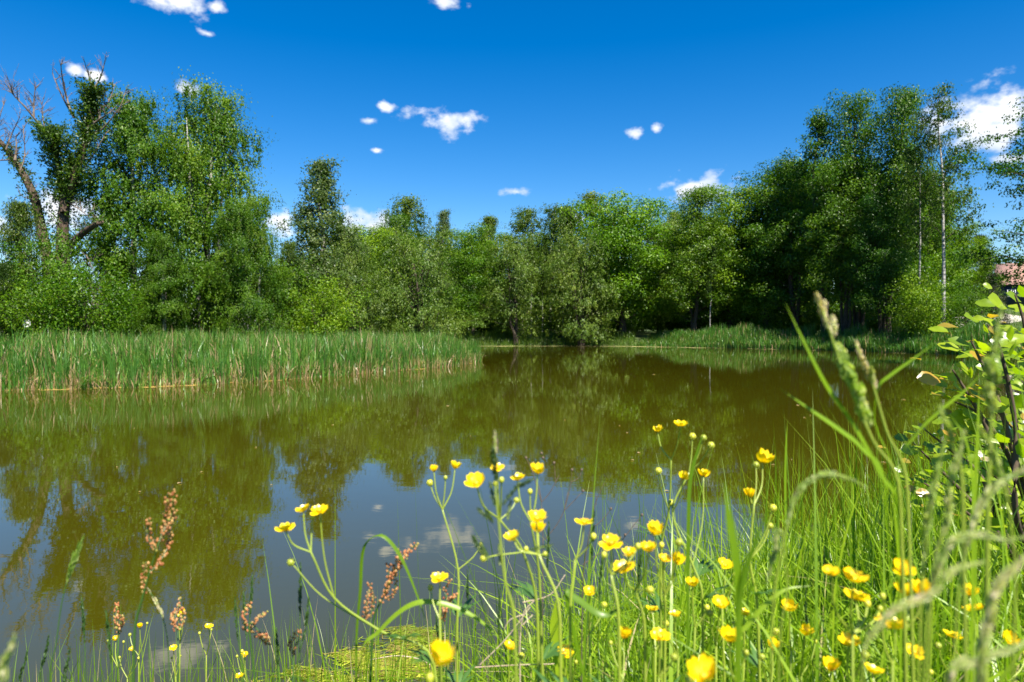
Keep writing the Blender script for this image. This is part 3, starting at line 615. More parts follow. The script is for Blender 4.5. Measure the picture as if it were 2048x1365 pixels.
# ------------------------------------------------------------------ reeds and bank grass
def shore_samples(i0, i1, n, rng, dmin, dmax, pw=1.0):
    """points on land within dmin..dmax of the shore between pond corners i0..i1"""
    seg = POND[i0:i1+1]; L = np.linalg.norm(np.diff(seg, axis=0), axis=1); cum = np.concatenate([[0], np.cumsum(L)])
    u = rng.uniform(0, cum[-1], n); k = np.clip(np.searchsorted(cum, u)-1, 0, len(L)-1); t = (u-cum[k])/L[k]
    p = seg[k]+(seg[k+1]-seg[k])*t[:, None]; e = (seg[k+1]-seg[k])/L[k][:, None]
    nrm = np.column_stack([e[:, 1], -e[:, 0]])            # outwards for a counter-clockwise pond
    d = dmin+(dmax-dmin)*rng.uniform(0, 1, n)**pw
    p = p+nrm*d[:, None]; ok = np.abs(sdist(p[:, 0], p[:, 1])-d) < .6
    return p[ok], d[ok]
area = 0.5*np.sum(POND[:, 0]*np.roll(POND[:, 1], -1)-np.roll(POND[:, 0], -1)*POND[:, 1])
assert area > 0
def put_blades(name, mat, p, h, w, tint, bend, segs, rng, label, cat, zoff=0., zmin=None):
    n = len(p); z = ground(p[:, 0], p[:, 1])
    if zmin is not None: z = np.maximum(z, zmin)
    b = MB(); b.blades(np.column_stack([p, z+zoff]), h, rng.uniform(0, 6.28, n), bend, w, tint, segs, rng=rng)
    return tag(b.build(name, mat), label, cat, None, 'stuff')
def clumped(p, rng, s):
    return .5+.5*np.sin(p[:, 0]*s+1.3*np.sin(p[:, 1]*s*.8))*np.cos(p[:, 1]*s*1.1+.7*np.sin(p[:, 0]*s*.6))
rng = np.random.default_rng(21)
# left reed bed: corners 25..34
p, d = shore_samples(25, 34, 40000, rng, -.35, 7.5, 1.35)
keep = (p[:, 0] > -24) & (p[:, 1] < 42); p, d = p[keep], d[keep]; n = len(p)
keep = (d > .9) | (rng.uniform(0, 1, n) < .25+.75*clumped(p, rng, 3.1)); p, d = p[keep], d[keep]; n = len(p)
cl = clumped(p, rng, 1.6)
h = (1.12+.42*cl+rng.normal(0, .20, n))*np.clip(.66+d*.42, .4, 1.0)*(.8+.3*clumped(p, rng, .45)); z = np.maximum(ground(p[:, 0], p[:, 1]), -.12); h = np.minimum(h, np.maximum(1.36+.22*cl+.34*clumped(p, rng, .8)+rng.normal(0, .15, n)-z, .3))
tall = rng.uniform(0, 1, n) < .05; h[tall] += rng.uniform(.1, .4, tall.sum())
ti = np.clip(rng.normal(.66, .2, n)+.25*(clumped(p, rng, .7)-.5), .28, 1); dry = rng.uniform(0, 1, n) < .12; ti[dry] = rng.uniform(0, .2, dry.sum())
put_blades('reed_bed', 'reed', p, h, rng.uniform(.022, .058, n), ti, np.abs(rng.normal(.2, .26, n)), 4, rng, 'dense bed of green cattail reeds along the left shore', 'reeds', -.05, -.15)
# dry brown litter of last year's stalks at the front edge
p, d = shore_samples(25, 34, 13000, rng, -.35, .6); keep = (p[:, 0] > -22) & (p[:, 1] < 42); p, d = p[keep], d[keep]; n = len(p)
cl = clumped(p, rng, 2.3); keep = rng.uniform(0, 1, n) < .25+.75*cl; p = p[keep]; n = len(p)
put_blades('dry_reed_stalks', 'reed', p, rng.uniform(.2, .75, n), rng.uniform(.016, .04, n), rng.uniform(0, .26, n), np.abs(rng.normal(.25, .4, n)), 4, rng, 'dry tan reed stalks at the foot of the left reed bed', 'dry reeds', -.03, -.1)
# meadow grass behind the reeds
n = 42000; p = np.column_stack([rng.uniform(-34, 0, n), rng.uniform(22, 52, n)]); s = sdist(p[:, 0], p[:, 1]); p = p[(s > 4.5) & (s < 26)]; n = len(p)
cl = clumped(p, rng, .5)
put_blades('meadow_grass', 'far_grass', p, .55+.65*cl+rng.normal(0, .12, n), rng.uniform(.02, .045, n), np.clip(rng.normal(.5, .25, n), 0, 1), np.abs(rng.normal(.25, .2, n)), 3, rng, 'tall meadow grass between the reed bed and the birches', 'grass')
# far bank grass and right bank reeds
p, d = shore_samples(18, 24, 26000, rng, -.1, 7.0); n = len(p)
put_blades('bank_grass', 'far_grass', p, rng.uniform(.35, .95, n), rng.uniform(.025, .05, n), np.clip(rng.normal(.5, .2, n), 0.1, 1), np.abs(rng.normal(.3, .2, n)), 3, rng, 'shaded green grass on the far bank under the trees', 'grass')
p, d = shore_samples(14, 19, 20000, rng, -.2, 3.2, 1.2); n = len(p); cl = clumped(p, rng, .9)
ti = np.clip(rng.normal(.62, .16, n), .28, 1); dry = rng.uniform(0, 1, n) < .08; ti[dry] = rng.uniform(0, .2, dry.sum())
put_blades('bank_reeds', 'reed', p, (.6+1.0*cl)*rng.uniform(.6, 1.2, n)*np.clip((p[:, 0]-11)/9, .45, 1), rng.uniform(.035, .085, n), ti, np.abs(rng.normal(.15, .15, n)), 4, rng, 'patchy green reeds and grass along the right bank below the grove', 'reeds', -.05, -.1)
p, d = shore_samples(11, 15, 16000, rng, -.1, 6, 1.0); n = len(p)
put_blades('right_bank_grass', 'far_grass', p, rng.uniform(.25, .8, n), rng.uniform(.02, .04, n), np.clip(rng.normal(.5, .2, n), 0.1, 1), np.abs(rng.normal(.3, .2, n)), 3, rng, 'grass on the bank running away behind the alder sapling', 'grass')
n = 16000; p = np.column_stack([rng.uniform(18, 60, n), rng.uniform(40, 90, n)]); s = sdist(p[:, 0], p[:, 1]); p = p[(s > 3.5)]; n = len(p)
put_blades('slope_grass', 'far_grass', p, rng.uniform(.2, .6, n), rng.uniform(.03, .06, n), np.clip(rng.normal(.6, .2, n), 0.1, 1), np.abs(rng.normal(.3, .2, n)), 2, rng, 'bright grass on the slope below the house', 'grass')
# individual cattail tussocks of the front row
def tussock(seed, lean=0.):
    r = np.random.default_rng(seed); b = MB(); n = 16
    bb = np.column_stack([r.normal(0, .07, n), r.normal(0, .05, n), np.full(n, -.12)])
    ti = np.clip(r.normal(.62, .15, n), .3, 1); ti[:3] = r.uniform(.02, .18, 3)
    h = r.uniform(.9, 1.6, n); h[:3] *= .55; az = r.uniform(0, 6.28, n); bd = np.abs(r.normal(.12, .14, n))+lean
    if lean: az = r.normal(0, .5, n)
    b.blades(bb, h, az, bd, r.uniform(.016, .034, n), ti, 5, rng=r)
    return b.mesh('cattail_plant', 'reed')
TS = [tussock(s) for s in (1, 2, 3, 4, 5)]
rng = np.random.default_rng(33)
p, d = shore_samples(26, 33, 150, rng, -.3, .25)
for i in range(len(p)):
    if p[i, 0] < -17: continue
    o = link('cattail_plant', TS[i % 5], None, (p[i, 0], p[i, 1], max(float(gz(*p[i])), -.1))); o.rotation_euler = (0, 0, rng.uniform(0, 6.28)); s = rng.uniform(.75, 1.08); o.scale = (s, s, s)
    tag(o, 'cattail tussock standing in the water along the front of the reed bed', 'reeds', 'front row of cattail tussocks')
q = at(158, 781, 19.3); o = link('cattail_plant', tussock(9, .75), None, (q.x, q.y, -.02)); o.scale = (1.1, 1.1, .9)
tag(o, 'cattail tussock bent over sideways low above the water', 'reeds')

# floating scum lines and algae
def scum(name, line, w0, w1, mat, label, rng, step=.25, cat='algae'):
    line = np.asarray(line, float); L = np.linalg.norm(np.diff(line, axis=0), axis=1); cum = np.concatenate([[0], np.cumsum(L)])
    u = np.arange(0, cum[-1], step); P = np.column_stack([np.interp(u, cum, line[:, j]) for j in range(2)])
    e = np.gradient(P, axis=0); e /= np.linalg.norm(e, axis=1, keepdims=True); nr = np.column_stack([-e[:, 1], e[:, 0]])
    k = np.convolve(rng.uniform(0, 1, len(u)+8), np.ones(5)/5, 'same')[4:-4]
    a = P - nr*.5; c = P + nr*(w0+(w1-w0)*np.clip((k-.35)/.3, 0, 1)*rng.uniform(.5, 1.2, len(u)))[:, None]
    V = np.stack([np.column_stack([a, np.full(len(u), .003)]), np.column_stack([(a*.3+c*.7), np.full(len(u), .012)]), np.column_stack([c, np.full(len(u), .003)])], 1).reshape(-1, 3)
    i = np.arange(len(u)-1)[:, None]*3
    b = MB(); b.add(V, np.concatenate([i+np.array([[0,3,4,1]]), i+np.array([[1,4,5,2]])]))
    return tag(b.build(name, mat, smooth=True), label, cat, None, 'stuff')
M['scum'] = noise_mat('scum', [(.3,(.20,.13,.035)),(.5,(.36,.24,.06)),(.7,(.26,.22,.05))], 9, .9, detail=6, bump=.5)
M['pale_scum'] = noise_mat('pale_scum', [(.3,(.17,.15,.05)),(.7,(.34,.29,.12))], 2, .9, detail=6, bump=.3)
M['algae'] = leaf_mat('algae', [(0,(.24,.17,.06)),(.3,(.14,.15,.02)),(.7,(.19,.24,.02)),(1,(.28,.33,.03))], trans=.2, gloss=.03)
rng = np.random.default_rng(8)
scum('algae_scum', POND[26:35], .05, .45, 'scum', 'orange-brown scum line floating along the foot of the reed bed', rng)
scum('bank_scum', POND[18:25], .3, 2.0, 'pale_scum', 'pale yellow scum band floating along the far bank', rng, .5)
scum('shore_mud', POND[15:19], .02, .35, 'pale_scum', 'thin tan mud line below the right bank reeds', rng, .3, 'mud')
def algae_mat(name, pixels, label, nstr):
    ps = [at(x, y, 1.0)-Vector((0,0,CAM_Z)) for x, y in pixels]; ps = [Vector((0,0,CAM_Z))+p*(CAM_Z/-p.z) for p in ps]
    c = sum(ps, Vector())/len(ps); c.z = 0; n = len(ps); b = MB(); r = np.random.default_rng(len(pixels))
    ax = np.array(tuple(ps[n//2]-ps[0])); ang = math.atan2(ax[1], ax[0])
    k = r.integers(0, n, nstr); f = r.uniform(0, 1, nstr); E = np.array([tuple(p-c) for p in ps]); rim = E[k]*(1-f[:, None])+E[(k+1) % n]*f[:, None]
    p = rim*(r.uniform(0, 1, nstr)**.75*1.18)[:, None]+r.normal(0, .02, (nstr, 3)); cl = np.sin(p[:, 0]*9+2*np.sin(p[:, 1]*7))*np.cos(p[:, 1]*11+p[:, 0]*3)
    p = p[cl+r.normal(0, .35, nstr) > -.05]; m = len(p); p[:, 2] = .002+r.uniform(0, .010, m)
    a = ang+r.normal(0, .55, m)
    for i in range(m):
        l = r.uniform(.03, .10); d = np.array([math.cos(a[i]), math.sin(a[i]), 0]); q = np.array([-d[1], d[0], 0])*r.normal(0, .25)*l
        b.ribbon([p[i]-d*l*.5, p[i]+q, p[i]+d*l*.5], [.001, r.uniform(.004, .013), .001], (-d[1], d[0], .2*r.normal()), r.uniform(0, 1), .05)
    o = b.build(name, 'algae', None, True, (c.x, c.y, 0)); return tag(o, label, 'algae')
algae_mat('algae_mat', [(540,1362),(600,1340),(680,1310),(760,1290),(840,1300),(880,1320),(860,1345),(780,1355),(700,1362),(620,1380)], 'yellow-green algae mat streaked with brown straw nearest the bank', 3000)
algae_mat('algae_mat', [(735,1285),(760,1268),(810,1260),(860,1262),(880,1278),(840,1290),(790,1296)], 'small bright green algae patch floating beyond the larger mat', 1300)
# little floating leaves
lb = MB(); lb.leaves(np.zeros((1,3)), np.array([[0,0,1.]]), np.array([[1.,0,0]]), .09, .05, np.array([.1])); fl = lb.mesh('floating_leaf', 'reed')
rng = np.random.default_rng(14)
for i in range(40):
    x = rng.uniform(100, 1900); y = rng.uniform(705, 1000); d_ = CAM_Z*F/(y-660); p = at(x, y, d_)
    if sdist(np.array([p.x]), np.array([p.y]))[0] > -.6: continue
    o = link('floating_leaf', fl, None, (p.x, p.y, .006)); o.rotation_euler = (0, 0, rng.uniform(0, 6)); s = rng.uniform(.35, 1.0)*(1 if d_ < 14 else 1.8); o.scale = (s, s, 1)
    tag(o, 'tiny pale leaf floating on the open water', 'leaf', 'leaves floating on the pond')

# ------------------------------------------------------------------ foreground: grass
rng = np.random.default_rng(55)
def near_points(n, x0, x1, y0, y1, fn):
    p = np.column_stack([rng.uniform(x0, x1, n), rng.uniform(y0, y1, n)]); s = sdist(p[:, 0], p[:, 1])
    k = (s > .02) & (rng.uniform(0, 1, n) < fn(p[:, 0], p[:, 1], s)) & (np.hypot(p[:, 0], p[:, 1]) > .5); return p[k], s[k]
right = lambda x, y, s: sstep(-.34, .42, x-.10*(y-1))
p, s = near_points(150000, -1.6, 5, .45, 6.0, lambda x, y, s: np.maximum(right(x, y, s), .05)*np.clip(1.5-.12*y, .4, 1)); n = len(p)
ti = np.clip(rng.normal(.55, .2, n), .13, 1); dry = rng.uniform(0, 1, n) < .08; ti[dry] = rng.uniform(0, .08, dry.sum())
put_blades('bank_meadow_grass', 'grass', p, np.clip(rng.gamma(5, .045, n), .07, .5)*(.75+.25*right(p[:, 0], p[:, 1], s)), rng.uniform(.003, .0095, n), ti, np.abs(rng.normal(.7, .55, n)), 5, rng, 'thick bright green grass covering the near bank', 'grass')
# tall thin blades at the water's edge
p, s = near_points(9000, -.6, 3.4, 1.0, 5.2, lambda x, y, s: right(x, y, s)*(.2+.35*sstep(.6, 1.1, x))+.02); n = len(p)
put_blades('tall_grass', 'grass', p, rng.uniform(.4, .85, n)*(1+.15*sstep(.6, 1.2, p[:, 0])), rng.uniform(.003, .007, n), np.clip(rng.normal(.5, .2, n), .12, 1), np.abs(rng.normal(.18, .14, n)), 6, rng, 'tall thin grass blades standing before the water on the near bank', 'grass')
p, s = near_points(4200, -2.2, .3, 1.2, 3.0, lambda x, y, s: .3+0*x); n = len(p)
put_blades('edge_grass', 'grass', p, rng.uniform(.2, .5, n), rng.uniform(.0025, .005, n), np.clip(rng.normal(.4, .25, n), .0, 1), np.abs(rng.normal(.15, .15, n)), 5, rng, 'sparse grass stalks on the low bank beside the algae mat', 'grass')
p, s = near_points(8500, -.5, 3.6, .75, 4.6, lambda x, y, s: right(x, y, s)*.5); n = len(p)
put_blades('arching_grass', 'grass', p, rng.uniform(.35, .7, n), rng.uniform(.004, .011, n), np.clip(rng.normal(.6, .22, n), .0, 1), np.clip(rng.normal(.75, .3, n), .1, 1.4), 7, rng, 'long arching grass blades tangled over the near bank', 'grass')
# clover-like low leaves among the grass
p, s = near_points(12000, -.2, 4, .8, 5, lambda x, y, s: right(x, y, s)); n = len(p); b = MB(); z = ground(p[:, 0], p[:, 1])+rng.uniform(.03, .22, n)
b.leaves(np.column_stack([p, z]), rng.normal(0, .5, (n, 3))+np.array([0, 0, 1]), rng.normal(0, 1, (n, 3)), rng.uniform(.012, .03, n), rng.uniform(.008, .018, n), np.clip(rng.normal(.6, .2, n), .15, 1))
tag(b.build('low_leaves', 'grass'), 'small herb leaves scattered low in the near bank grass', 'herbs', None, 'stuff')

# ------------------------------------------------------------------ foreground: buttercups
def petal_mesh(kind):
    b = MB(); nu, nv = 5, 5; V = []; q = []; L, W = .0135, .0135
    for i in range(nu+1):
        s = i/nu; w = W*(.22+.78*math.sin(min(s*1.25, 1)*math.pi/2))*(1-.55*max(0, s-.72)/.28)
        for j in range(nv+1):
            t = j/nv*2-1; x = s*L - (.0018*(1-abs(t)) if i == nu and kind else 0); y = t*w*.5
            cup = (.45, .85, .15)[kind]
            z = cup*L*(s**1.5) + .30*W*(t*t)*.5*(.3+s) + .0006*math.sin(s*7+t*3)
            V.append((x*(1-.22*cup*s), y, z))
    for i in range(nu):
        for j in range(nv): q.append((i*(nv+1)+j, (i+1)*(nv+1)+j, (i+1)*(nv+1)+j+1, i*(nv+1)+j+1))
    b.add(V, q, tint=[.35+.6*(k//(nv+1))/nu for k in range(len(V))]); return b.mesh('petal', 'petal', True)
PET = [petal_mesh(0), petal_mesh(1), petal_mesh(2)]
def eye_mesh():
    b = MB(); b.ball((0,0,.003), .0030, .3, (1,1,.9), 8, 5)
    for i in range(22):
        a = i*2.4; r = .0032+.0016*(i % 3)/2; b.tube([(r*.7*math.cos(a), r*.7*math.sin(a), .001), (r*1.1*math.cos(a), r*1.1*math.sin(a), .0055), (r*1.25*math.cos(a), r*1.25*math.sin(a), .0066)], [.0003,.0003,.0006], 3, .9)
    return b.mesh('flower', 'flower_eye', True)
EYE = eye_mesh()
bm_ = MB(); bm_.ball((0,0,0), .0048, .5, (1,1,1), 8, 6)
for i in range(26):
    a = i*2.4; zz = 1-2*(i+.5)/26; r = math.sqrt(1-zz*zz); bm_.ball((r*.0044*math.cos(a), r*.0044*math.sin(a), zz*.0044), .0011, .9, (1,1,1), 4, 3)
BUD = bm_.mesh('seed_ball', 'bud', True)
b2 = MB(); b2.ball((0,0,.001), .0036, .9, (1,1,1.2), 7, 5); BUD2 = b2.mesh('bud', 'bud', True)
frnd = random.Random(77)
def curve_pts(pts, m=5):
    pts = [Vector(p) for p in pts]; n = len(pts); out = []
    if n == 2: return [pts[0].lerp(pts[1], k/m) for k in range(m+1)]
    t = [0.]
    for i in range(n-1): t.append(t[-1]+max((pts[i+1]-pts[i]).length, 1e-5)**.7)
    tg = [(pts[min(i+1, n-1)]-pts[max(i-1, 0)])/(t[min(i+1, n-1)]-t[max(i-1, 0)]) for i in range(n)]
    for i in range(n-1):
        h = t[i+1]-t[i]
        for k in range(m):
            u = k/m; u2 = u*u; u3 = u2*u
            out.append(pts[i]*(2*u3-3*u2+1)+tg[i]*h*(u3-2*u2+u)+pts[i+1]*(3*u2-2*u3)+tg[i+1]*h*(u3-u2))
    return out+[pts[-1]]
def add_flower(root, pos, stemdir, size, tilt=None):
    f = link('flower', EYE, root, pos)
    d = stemdir.normalized()*.5+Vector((frnd.uniform(-.25,.25), frnd.uniform(-.5,.1), 1.0)) if tilt is None else Vector(tilt)
    f.rotation_euler = d.to_track_quat('Z', 'Y').to_euler(); s = size/.026; f.scale = (s, s, s)
    k = frnd.choice((0, 0, 1, 1, 2)); a0 = frnd.uniform(0, 6.28)
    for i in range(5):
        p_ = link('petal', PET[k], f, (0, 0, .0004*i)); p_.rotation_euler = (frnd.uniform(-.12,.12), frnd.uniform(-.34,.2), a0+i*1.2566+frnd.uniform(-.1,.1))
    return f
def ground_base(px, d, py=1365):
    p = at(px, py, d); return Vector((p.x, p.y, gz(p.x, p.y)))
def buttercup(d, base_px, path, flowers, buds, label, bd=0.0):
    """path: main stem pixels from the top fork down; flowers: (px,py,width px, fork index)"""
    bs = ground_base(base_px, d+bd)
    root = empty('buttercup_plant', bs, label, 'flower', 'buttercups on the near bank')
    st = MB(); jit = frnd.uniform(-.02, .02)
    main = [at(x, y, d+jit*i) for i, (x, y) in enumerate(path)]
    nodes = main
    pts = curve_pts([bs]+[p for p in reversed(main)]) if main else []
    pts = [p-bs for p in pts]
    if pts: st.tube(pts, np.linspace(.0024, .0014, len(pts)), 6, .6)
    for (x, y, w, k) in flowers:
        fp = at(x, y+w*.28, d+frnd.uniform(-.04, .04)); nd = nodes[k] if nodes else bs
        mid = nd.lerp(fp, .5)+Vector((0, 0, -.004))+Vector(((fp.x-nd.x)*.22, 0, 0))
        c = [p-bs for p in curve_pts([nd, mid, fp], 6)]; st.tube(c, np.linspace(.0013, .0010, len(c)), 5, .75)
        add_flower(root, fp-bs, c[-1]-c[-2], w/F*d*1.0)
    for (x, y, k, kind) in buds:
        fp = at(x, y, d+frnd.uniform(-.03, .03)); nd = nodes[k] if nodes else bs
        c = [p-bs for p in curve_pts([nd, nd.lerp(fp, .5)+Vector(((fp.x-nd.x)*.15, 0, 0)), fp], 5)]; st.tube(c, np.linspace(.0012, .0009, len(c)), 5, .75)
        o = link('seed_ball' if kind else 'bud', BUD if kind else BUD2, root, fp-bs); s = frnd.uniform(.8, 1.2); o.scale = (s, s, s)
    st.build('stem', 'stem', root, True)
    # divided leaves on the lower stem
    r = np.random.default_rng(int(base_px*7)); n = 10
    hgt = max(.15, ((pts[-1].z if pts else .3))*.55)
    for j in range(3):
        a = r.uniform(0, 6.28); zc = hgt*(.2+.35*j)*.8; k = min(len(pts)-1, int(len(pts)*(.1+.15*j))) if pts else 0; o0 = np.array(tuple(pts[k])) if pts else np.array([0,0,zc])
        lf = MB()
        for m in range(5):
            aa = a+(m-2)*.4; dv = np.array([math.cos(aa), math.sin(aa), .45]); e = o0+dv*r.uniform(.03, .055)
            lf.ribbon([o0, (o0+e)/2+np.array([0,0,.006]), e], [.001, .008, .001], (-math.sin(aa), math.cos(aa), 0), r.uniform(.2, .7))
        lf.build('leaf', 'dark_stem', root)
    return root
BC = 'buttercup '
buttercup(.95, 905, [(622,1105),(668,1196),(760,1262),(868,1330)], [(572,1052,40,0),(607,1015,32,0),(640,1015,38,1)], [(582,1125,2,1),(625,1035,0,0)], BC+'with three flowers on a long stem leaning left over the algae mat')
buttercup(1.12, 916, [(885,1020),(916,1140),(914,1270)], [(868,938,22,0),(910,931,27,0)], [(860,966,0,1),(891,957,0,0),(962,1090,1,0)], BC+'with two small flowers on a thin straight forked stem')
buttercup(.92, 1075, [(1000,1040),(1046,1105),(1075,1240)], [(953,958,46,0),(995,930,28,0)], [(990,969,0,0),(1003,962,0,0),(967,1117,1,1),(1033,1001,0,1)], BC+'with a wide flat flower behind the dark cocksfoot head')
buttercup(.98, 1095, [(1062,1045),(1080,1180)], [(1035,953,32,0),(1075,938,36,0)], [(1060,985,0,0)], BC+'with a cup-shaped flower beside the dry branched twigs')
buttercup(.85, 1110, [(1078,1110),(1120,1240)], [(1073,1030,44,0),(1076,1055,40,0),(1027,1070,38,0)], [(1052,1100,0,0),(1090,1110,0,0)], BC+'with two flowers stacked one above the other')
buttercup(.90, 1160, [(1150,1120),(1140,1250)], [(1168,1038,40,0)], [(1187,1075,0,0)], BC+'with a single cup flower beside the dry twig fork')
buttercup(.82, 1240, [(1222,1150),(1238,1250)], [(1223,1078,48,0),(1259,1102,32,0)], [(1208,1112,0,0),(1276,1095,0,0)], BC+'with one large tilted cup and a smaller flower close behind')
buttercup(.88, 1285, [(1270,1180),(1290,1270)], [(1249,1130,44,0),(1298,1095,34,0)], [(1300,1180,0,1)], BC+'with a side-turned flower under the large tilted cup')
buttercup(.95, 1320, [(1330,1190),(1330,1290)], [(1310,1058,40,0),(1328,1115,28,0),(1352,1117,34,0)], [(1358,1085,0,1),(1323,1092,0,0)], BC+'with three flowers crowded round a bud')
buttercup(1.18, 1330, [(1342,921),(1338,1020),(1322,1110)], [(1315,858,24,0),(1361,845,29,0)], [(1317,942,1,1)], BC+'standing tallest with two flowers above the water reflection')
buttercup(1.16, 1400, [(1378,946),(1345,1025),(1385,1130),(1405,1200)], [(1367,952,25,1),(1407,946,28,2)], [(1385,873,0,1),(1407,876,0,1),(1422,891,0,1),(1342,1006,1,1)], BC+'with round seed balls beside the tallest stem')
buttercup(1.05, 1530, [(1508,1010),(1500,1120),(1515,1220)], [(1525,914,44,0),(1500,987,30,0)], [(1512,930,0,1),(1546,1016,1,1),(1540,1052,1,1)], BC+'with an open flat flower over the brown reflection')
SING = [(1450,1125,34,'half hidden behind a thick grass stem'),(1440,1203,38,'with round petals low beside the thick grass stem'),(1488,1223,30,'small and low between two grass clumps'),
        (1580,1212,34,'on its own at the edge of the bank grass'),(1305,1213,30,'with short petals under the crowded trio'),(1247,1267,38,'with raised petal low in the grass under the tilted cup'),
        (1320,1265,42,'facing outward low under the crowded trio'),(1460,1272,46,'with two petals spread like wings low in the grass'),(1663,1330,42,'in the thick grass below the orange pair'),
        (1698,1278,44,'with glossy petals in thick grass below the yellow cluster'),(1407,1340,62,'large and blurred close over the grass'),(880,1150,40,'with brown-tipped buds beside the straight forked stem'),
        (880,1312,68,'very large and close beside the leaning stem'),(1828,1297,40,'deep in the grass below the drooping pale grass heads'),(2018,1277,36,'alone behind the blurred pale grass heads'),
        (1385,1165,30,'with small pale petals between the crowded trio and the thick stem'),(1545,1290,36,'half buried in grass below the lone edge flower'),(1610,1262,32,'nodding in the grass beside the lone edge flower'),
        (1180,1180,28,'small among stems under the single cup flower'),(1130,1300,34,'low over the bleached dry stalks'),(1905,1265,38,'between blurred grass heads deep in the grass'),(1350,1225,26,'with tiny petals beneath the crowded trio'),
        (1745,1335,44,'at the very bottom of the grassy slope'),(1020,1290,30,'beside the wide arching leaf tip')]
for x, y, w, t in SING:
    d = min(1.05, .027*F/w); buttercup(d, x+frnd.uniform(-25, 25), [(x+frnd.uniform(-8, 8), y+90)], [(x, y, w, 0)], [(x+frnd.choice((-1,1))*frnd.uniform(18,34), y+frnd.uniform(20,55), 0, frnd.random() < .4)], BC+'flower '+t)
buttercup(.72, 1715, [(1705,1270)], [(1663,1140,34,0),(1707,1150,52,0),(1711,1186,54,0)], [(1735,1210,0,0),(1760,1220,0,0)], BC+'with a cluster of three big flowers in the bright grass')
buttercup(.72, 1815, [(1810,1260)], [(1803,1133,46,0),(1842,1178,50,0),(1810,1180,44,0)], [(1765,1195,0,0)], BC+'with flowers crossed by a drooping grass head')
buttercup(.70, 1790, [(1785,1330)], [(1790,1245,50,0),(1763,1235,30,0)], [], BC+'with two flowers behind the drooping pale grass head')
buttercup(.85, 1950, [(1948,1290)], [(1938,1182,38,0),(1948,1210,42,0)], [], BC+'with two flowers turned down one under the other')
for x, y, w in ((365,1225,17),(280,1252,15),(232,1277,17),(265,1297,14),(347,1293,16),(418,1250,17),(490,1308,17),(480,1350,18)):
    d = 1.75; b0 = frnd.uniform(-20, 20)
    buttercup(d, x+b0, [(x+b0*.5, y+60)], [(x, y, w, 0)], [(x+frnd.uniform(-22,22), y+frnd.uniform(-10,30), 0, False), (x+frnd.uniform(-26,26), y+frnd.uniform(0,40), 0, False)], BC+'small and distant on the low bank beside the sorrel')

# ------------------------------------------------------------------ foreground: sorrel
def sorrel(d, base_px, stem, branches, label, seed, fr=.0019):
    bs = ground_base(base_px, d); root = empty('sorrel_plant', bs, label, 'sorrel', 'sorrels on the near bank'); st = MB(); r = np.random.default_rng(seed)
    pts = [p-bs for p in curve_pts([bs]+[at(x, y, d) for x, y in reversed(stem)], 6)]; st.tube(pts, np.linspace(.0022, .0010, len(pts)), 5, .2); st.build('stem', 'dark_stem', root, True)
    tw = MB()
    for path in branches:
        q = curve_pts([at(x, y, d+r.uniform(-.02, .02)) for x, y in path], 6); A = np.array([tuple(p-bs) for p in q]); tw.tube(A, np.full(len(A), .0007), 4, .2)
        L = np.sum(np.linalg.norm(np.diff(A, axis=0), axis=1)); n = max(8, int(L/.0016)); u = np.linspace(0.02, 1, n)
        c = np.column_stack([np.interp(u, np.linspace(0, 1, len(A)), A[:, j]) for j in range(3)])
        fm = MB(); wh = .0016*(1+.9*np.abs(np.sin(u*n*.32)))
        for i in range(n):
            a = r.uniform(0, 6.28); o = c[i]+np.array([math.cos(a), math.sin(a)*.8, r.normal(0, .4)])*wh[i]*1.3
            fm.ball(o, fr*r.uniform(.6, 1.15), np.clip(r.normal(.5, .28), 0, 1), (1, .6, 1.15), 5, 3)
        fm.build('fruit_spike', 'sorrel', root)
    tw.build('branch', 'dark_stem', root)
sorrel(.92, 262, [(318,1085),(288,1185),(268,1290)], [[(318,1085),(332,1040),(336,988)],[(322,1070),(342,1035),(350,982)],[(330,1060),(348,1040),(346,1000)],[(312,1100),(298,1075),(297,1038)],[(300,1145),(322,1120),(340,1080),(334,1040)],[(290,1185),(288,1155),(293,1125)]], 'tall reddish sorrel with upright fruiting spikes against the dark reflection', 1)
sorrel(1.25, 235, [(236,1260)], [[(236,1262),(232,1235),(235,1205)],[(236,1268),(244,1250),(243,1230)]], 'small pinkish sorrel left of the tall reddish one', 2, .0021)
sorrel(1.15, 352, [(356,1262)], [[(352,1262),(350,1235),(362,1198)],[(360,1258),(366,1235),(362,1215)],[(348,1250),(346,1232),(352,1224)]], 'bushy sorrel with a buttercup at its top', 3, .0021)
sorrel(1.05, 590, [(530,1275),(498,1255)], [[(492,1262),(488,1235),(498,1208)],[(500,1262),(512,1240),(532,1226)],[(505,1262),(520,1275),(538,1290)],[(512,1272),(528,1270),(536,1282)]], 'sorrel bent sideways with tangled pink spikes', 4)
sorrel(1.10, 588, [(586,1310)], [[(586,1312),(580,1290),(592,1262)],[(590,1300),(598,1280),(600,1262)]], 'short dark pink sorrel beside the leaning buttercup stem', 5)
sorrel(1.02, 725, [(790,1130),(765,1195),(745,1260)], [[(770,1190),(785,1150),(800,1100)],[(778,1170),(800,1130),(810,1102)],[(790,1140),(812,1110),(833,1088)],[(762,1205),(775,1170),(778,1128)],[(775,1200),(790,1180),(792,1150)],[(740,1235),(748,1200),(740,1168)],[(728,1245),(732,1215),(736,1182)]], 'dark red sorrel leaning right under the folded grass blade', 6)
sorrel(1.10, 890, [(893,1190)], [[(893,1200),(890,1180),(900,1160)],[(885,1240),(890,1220),(888,1205)],[(896,1215),(904,1196),(912,1190)]], 'small red sorrel behind the close buttercup', 7)

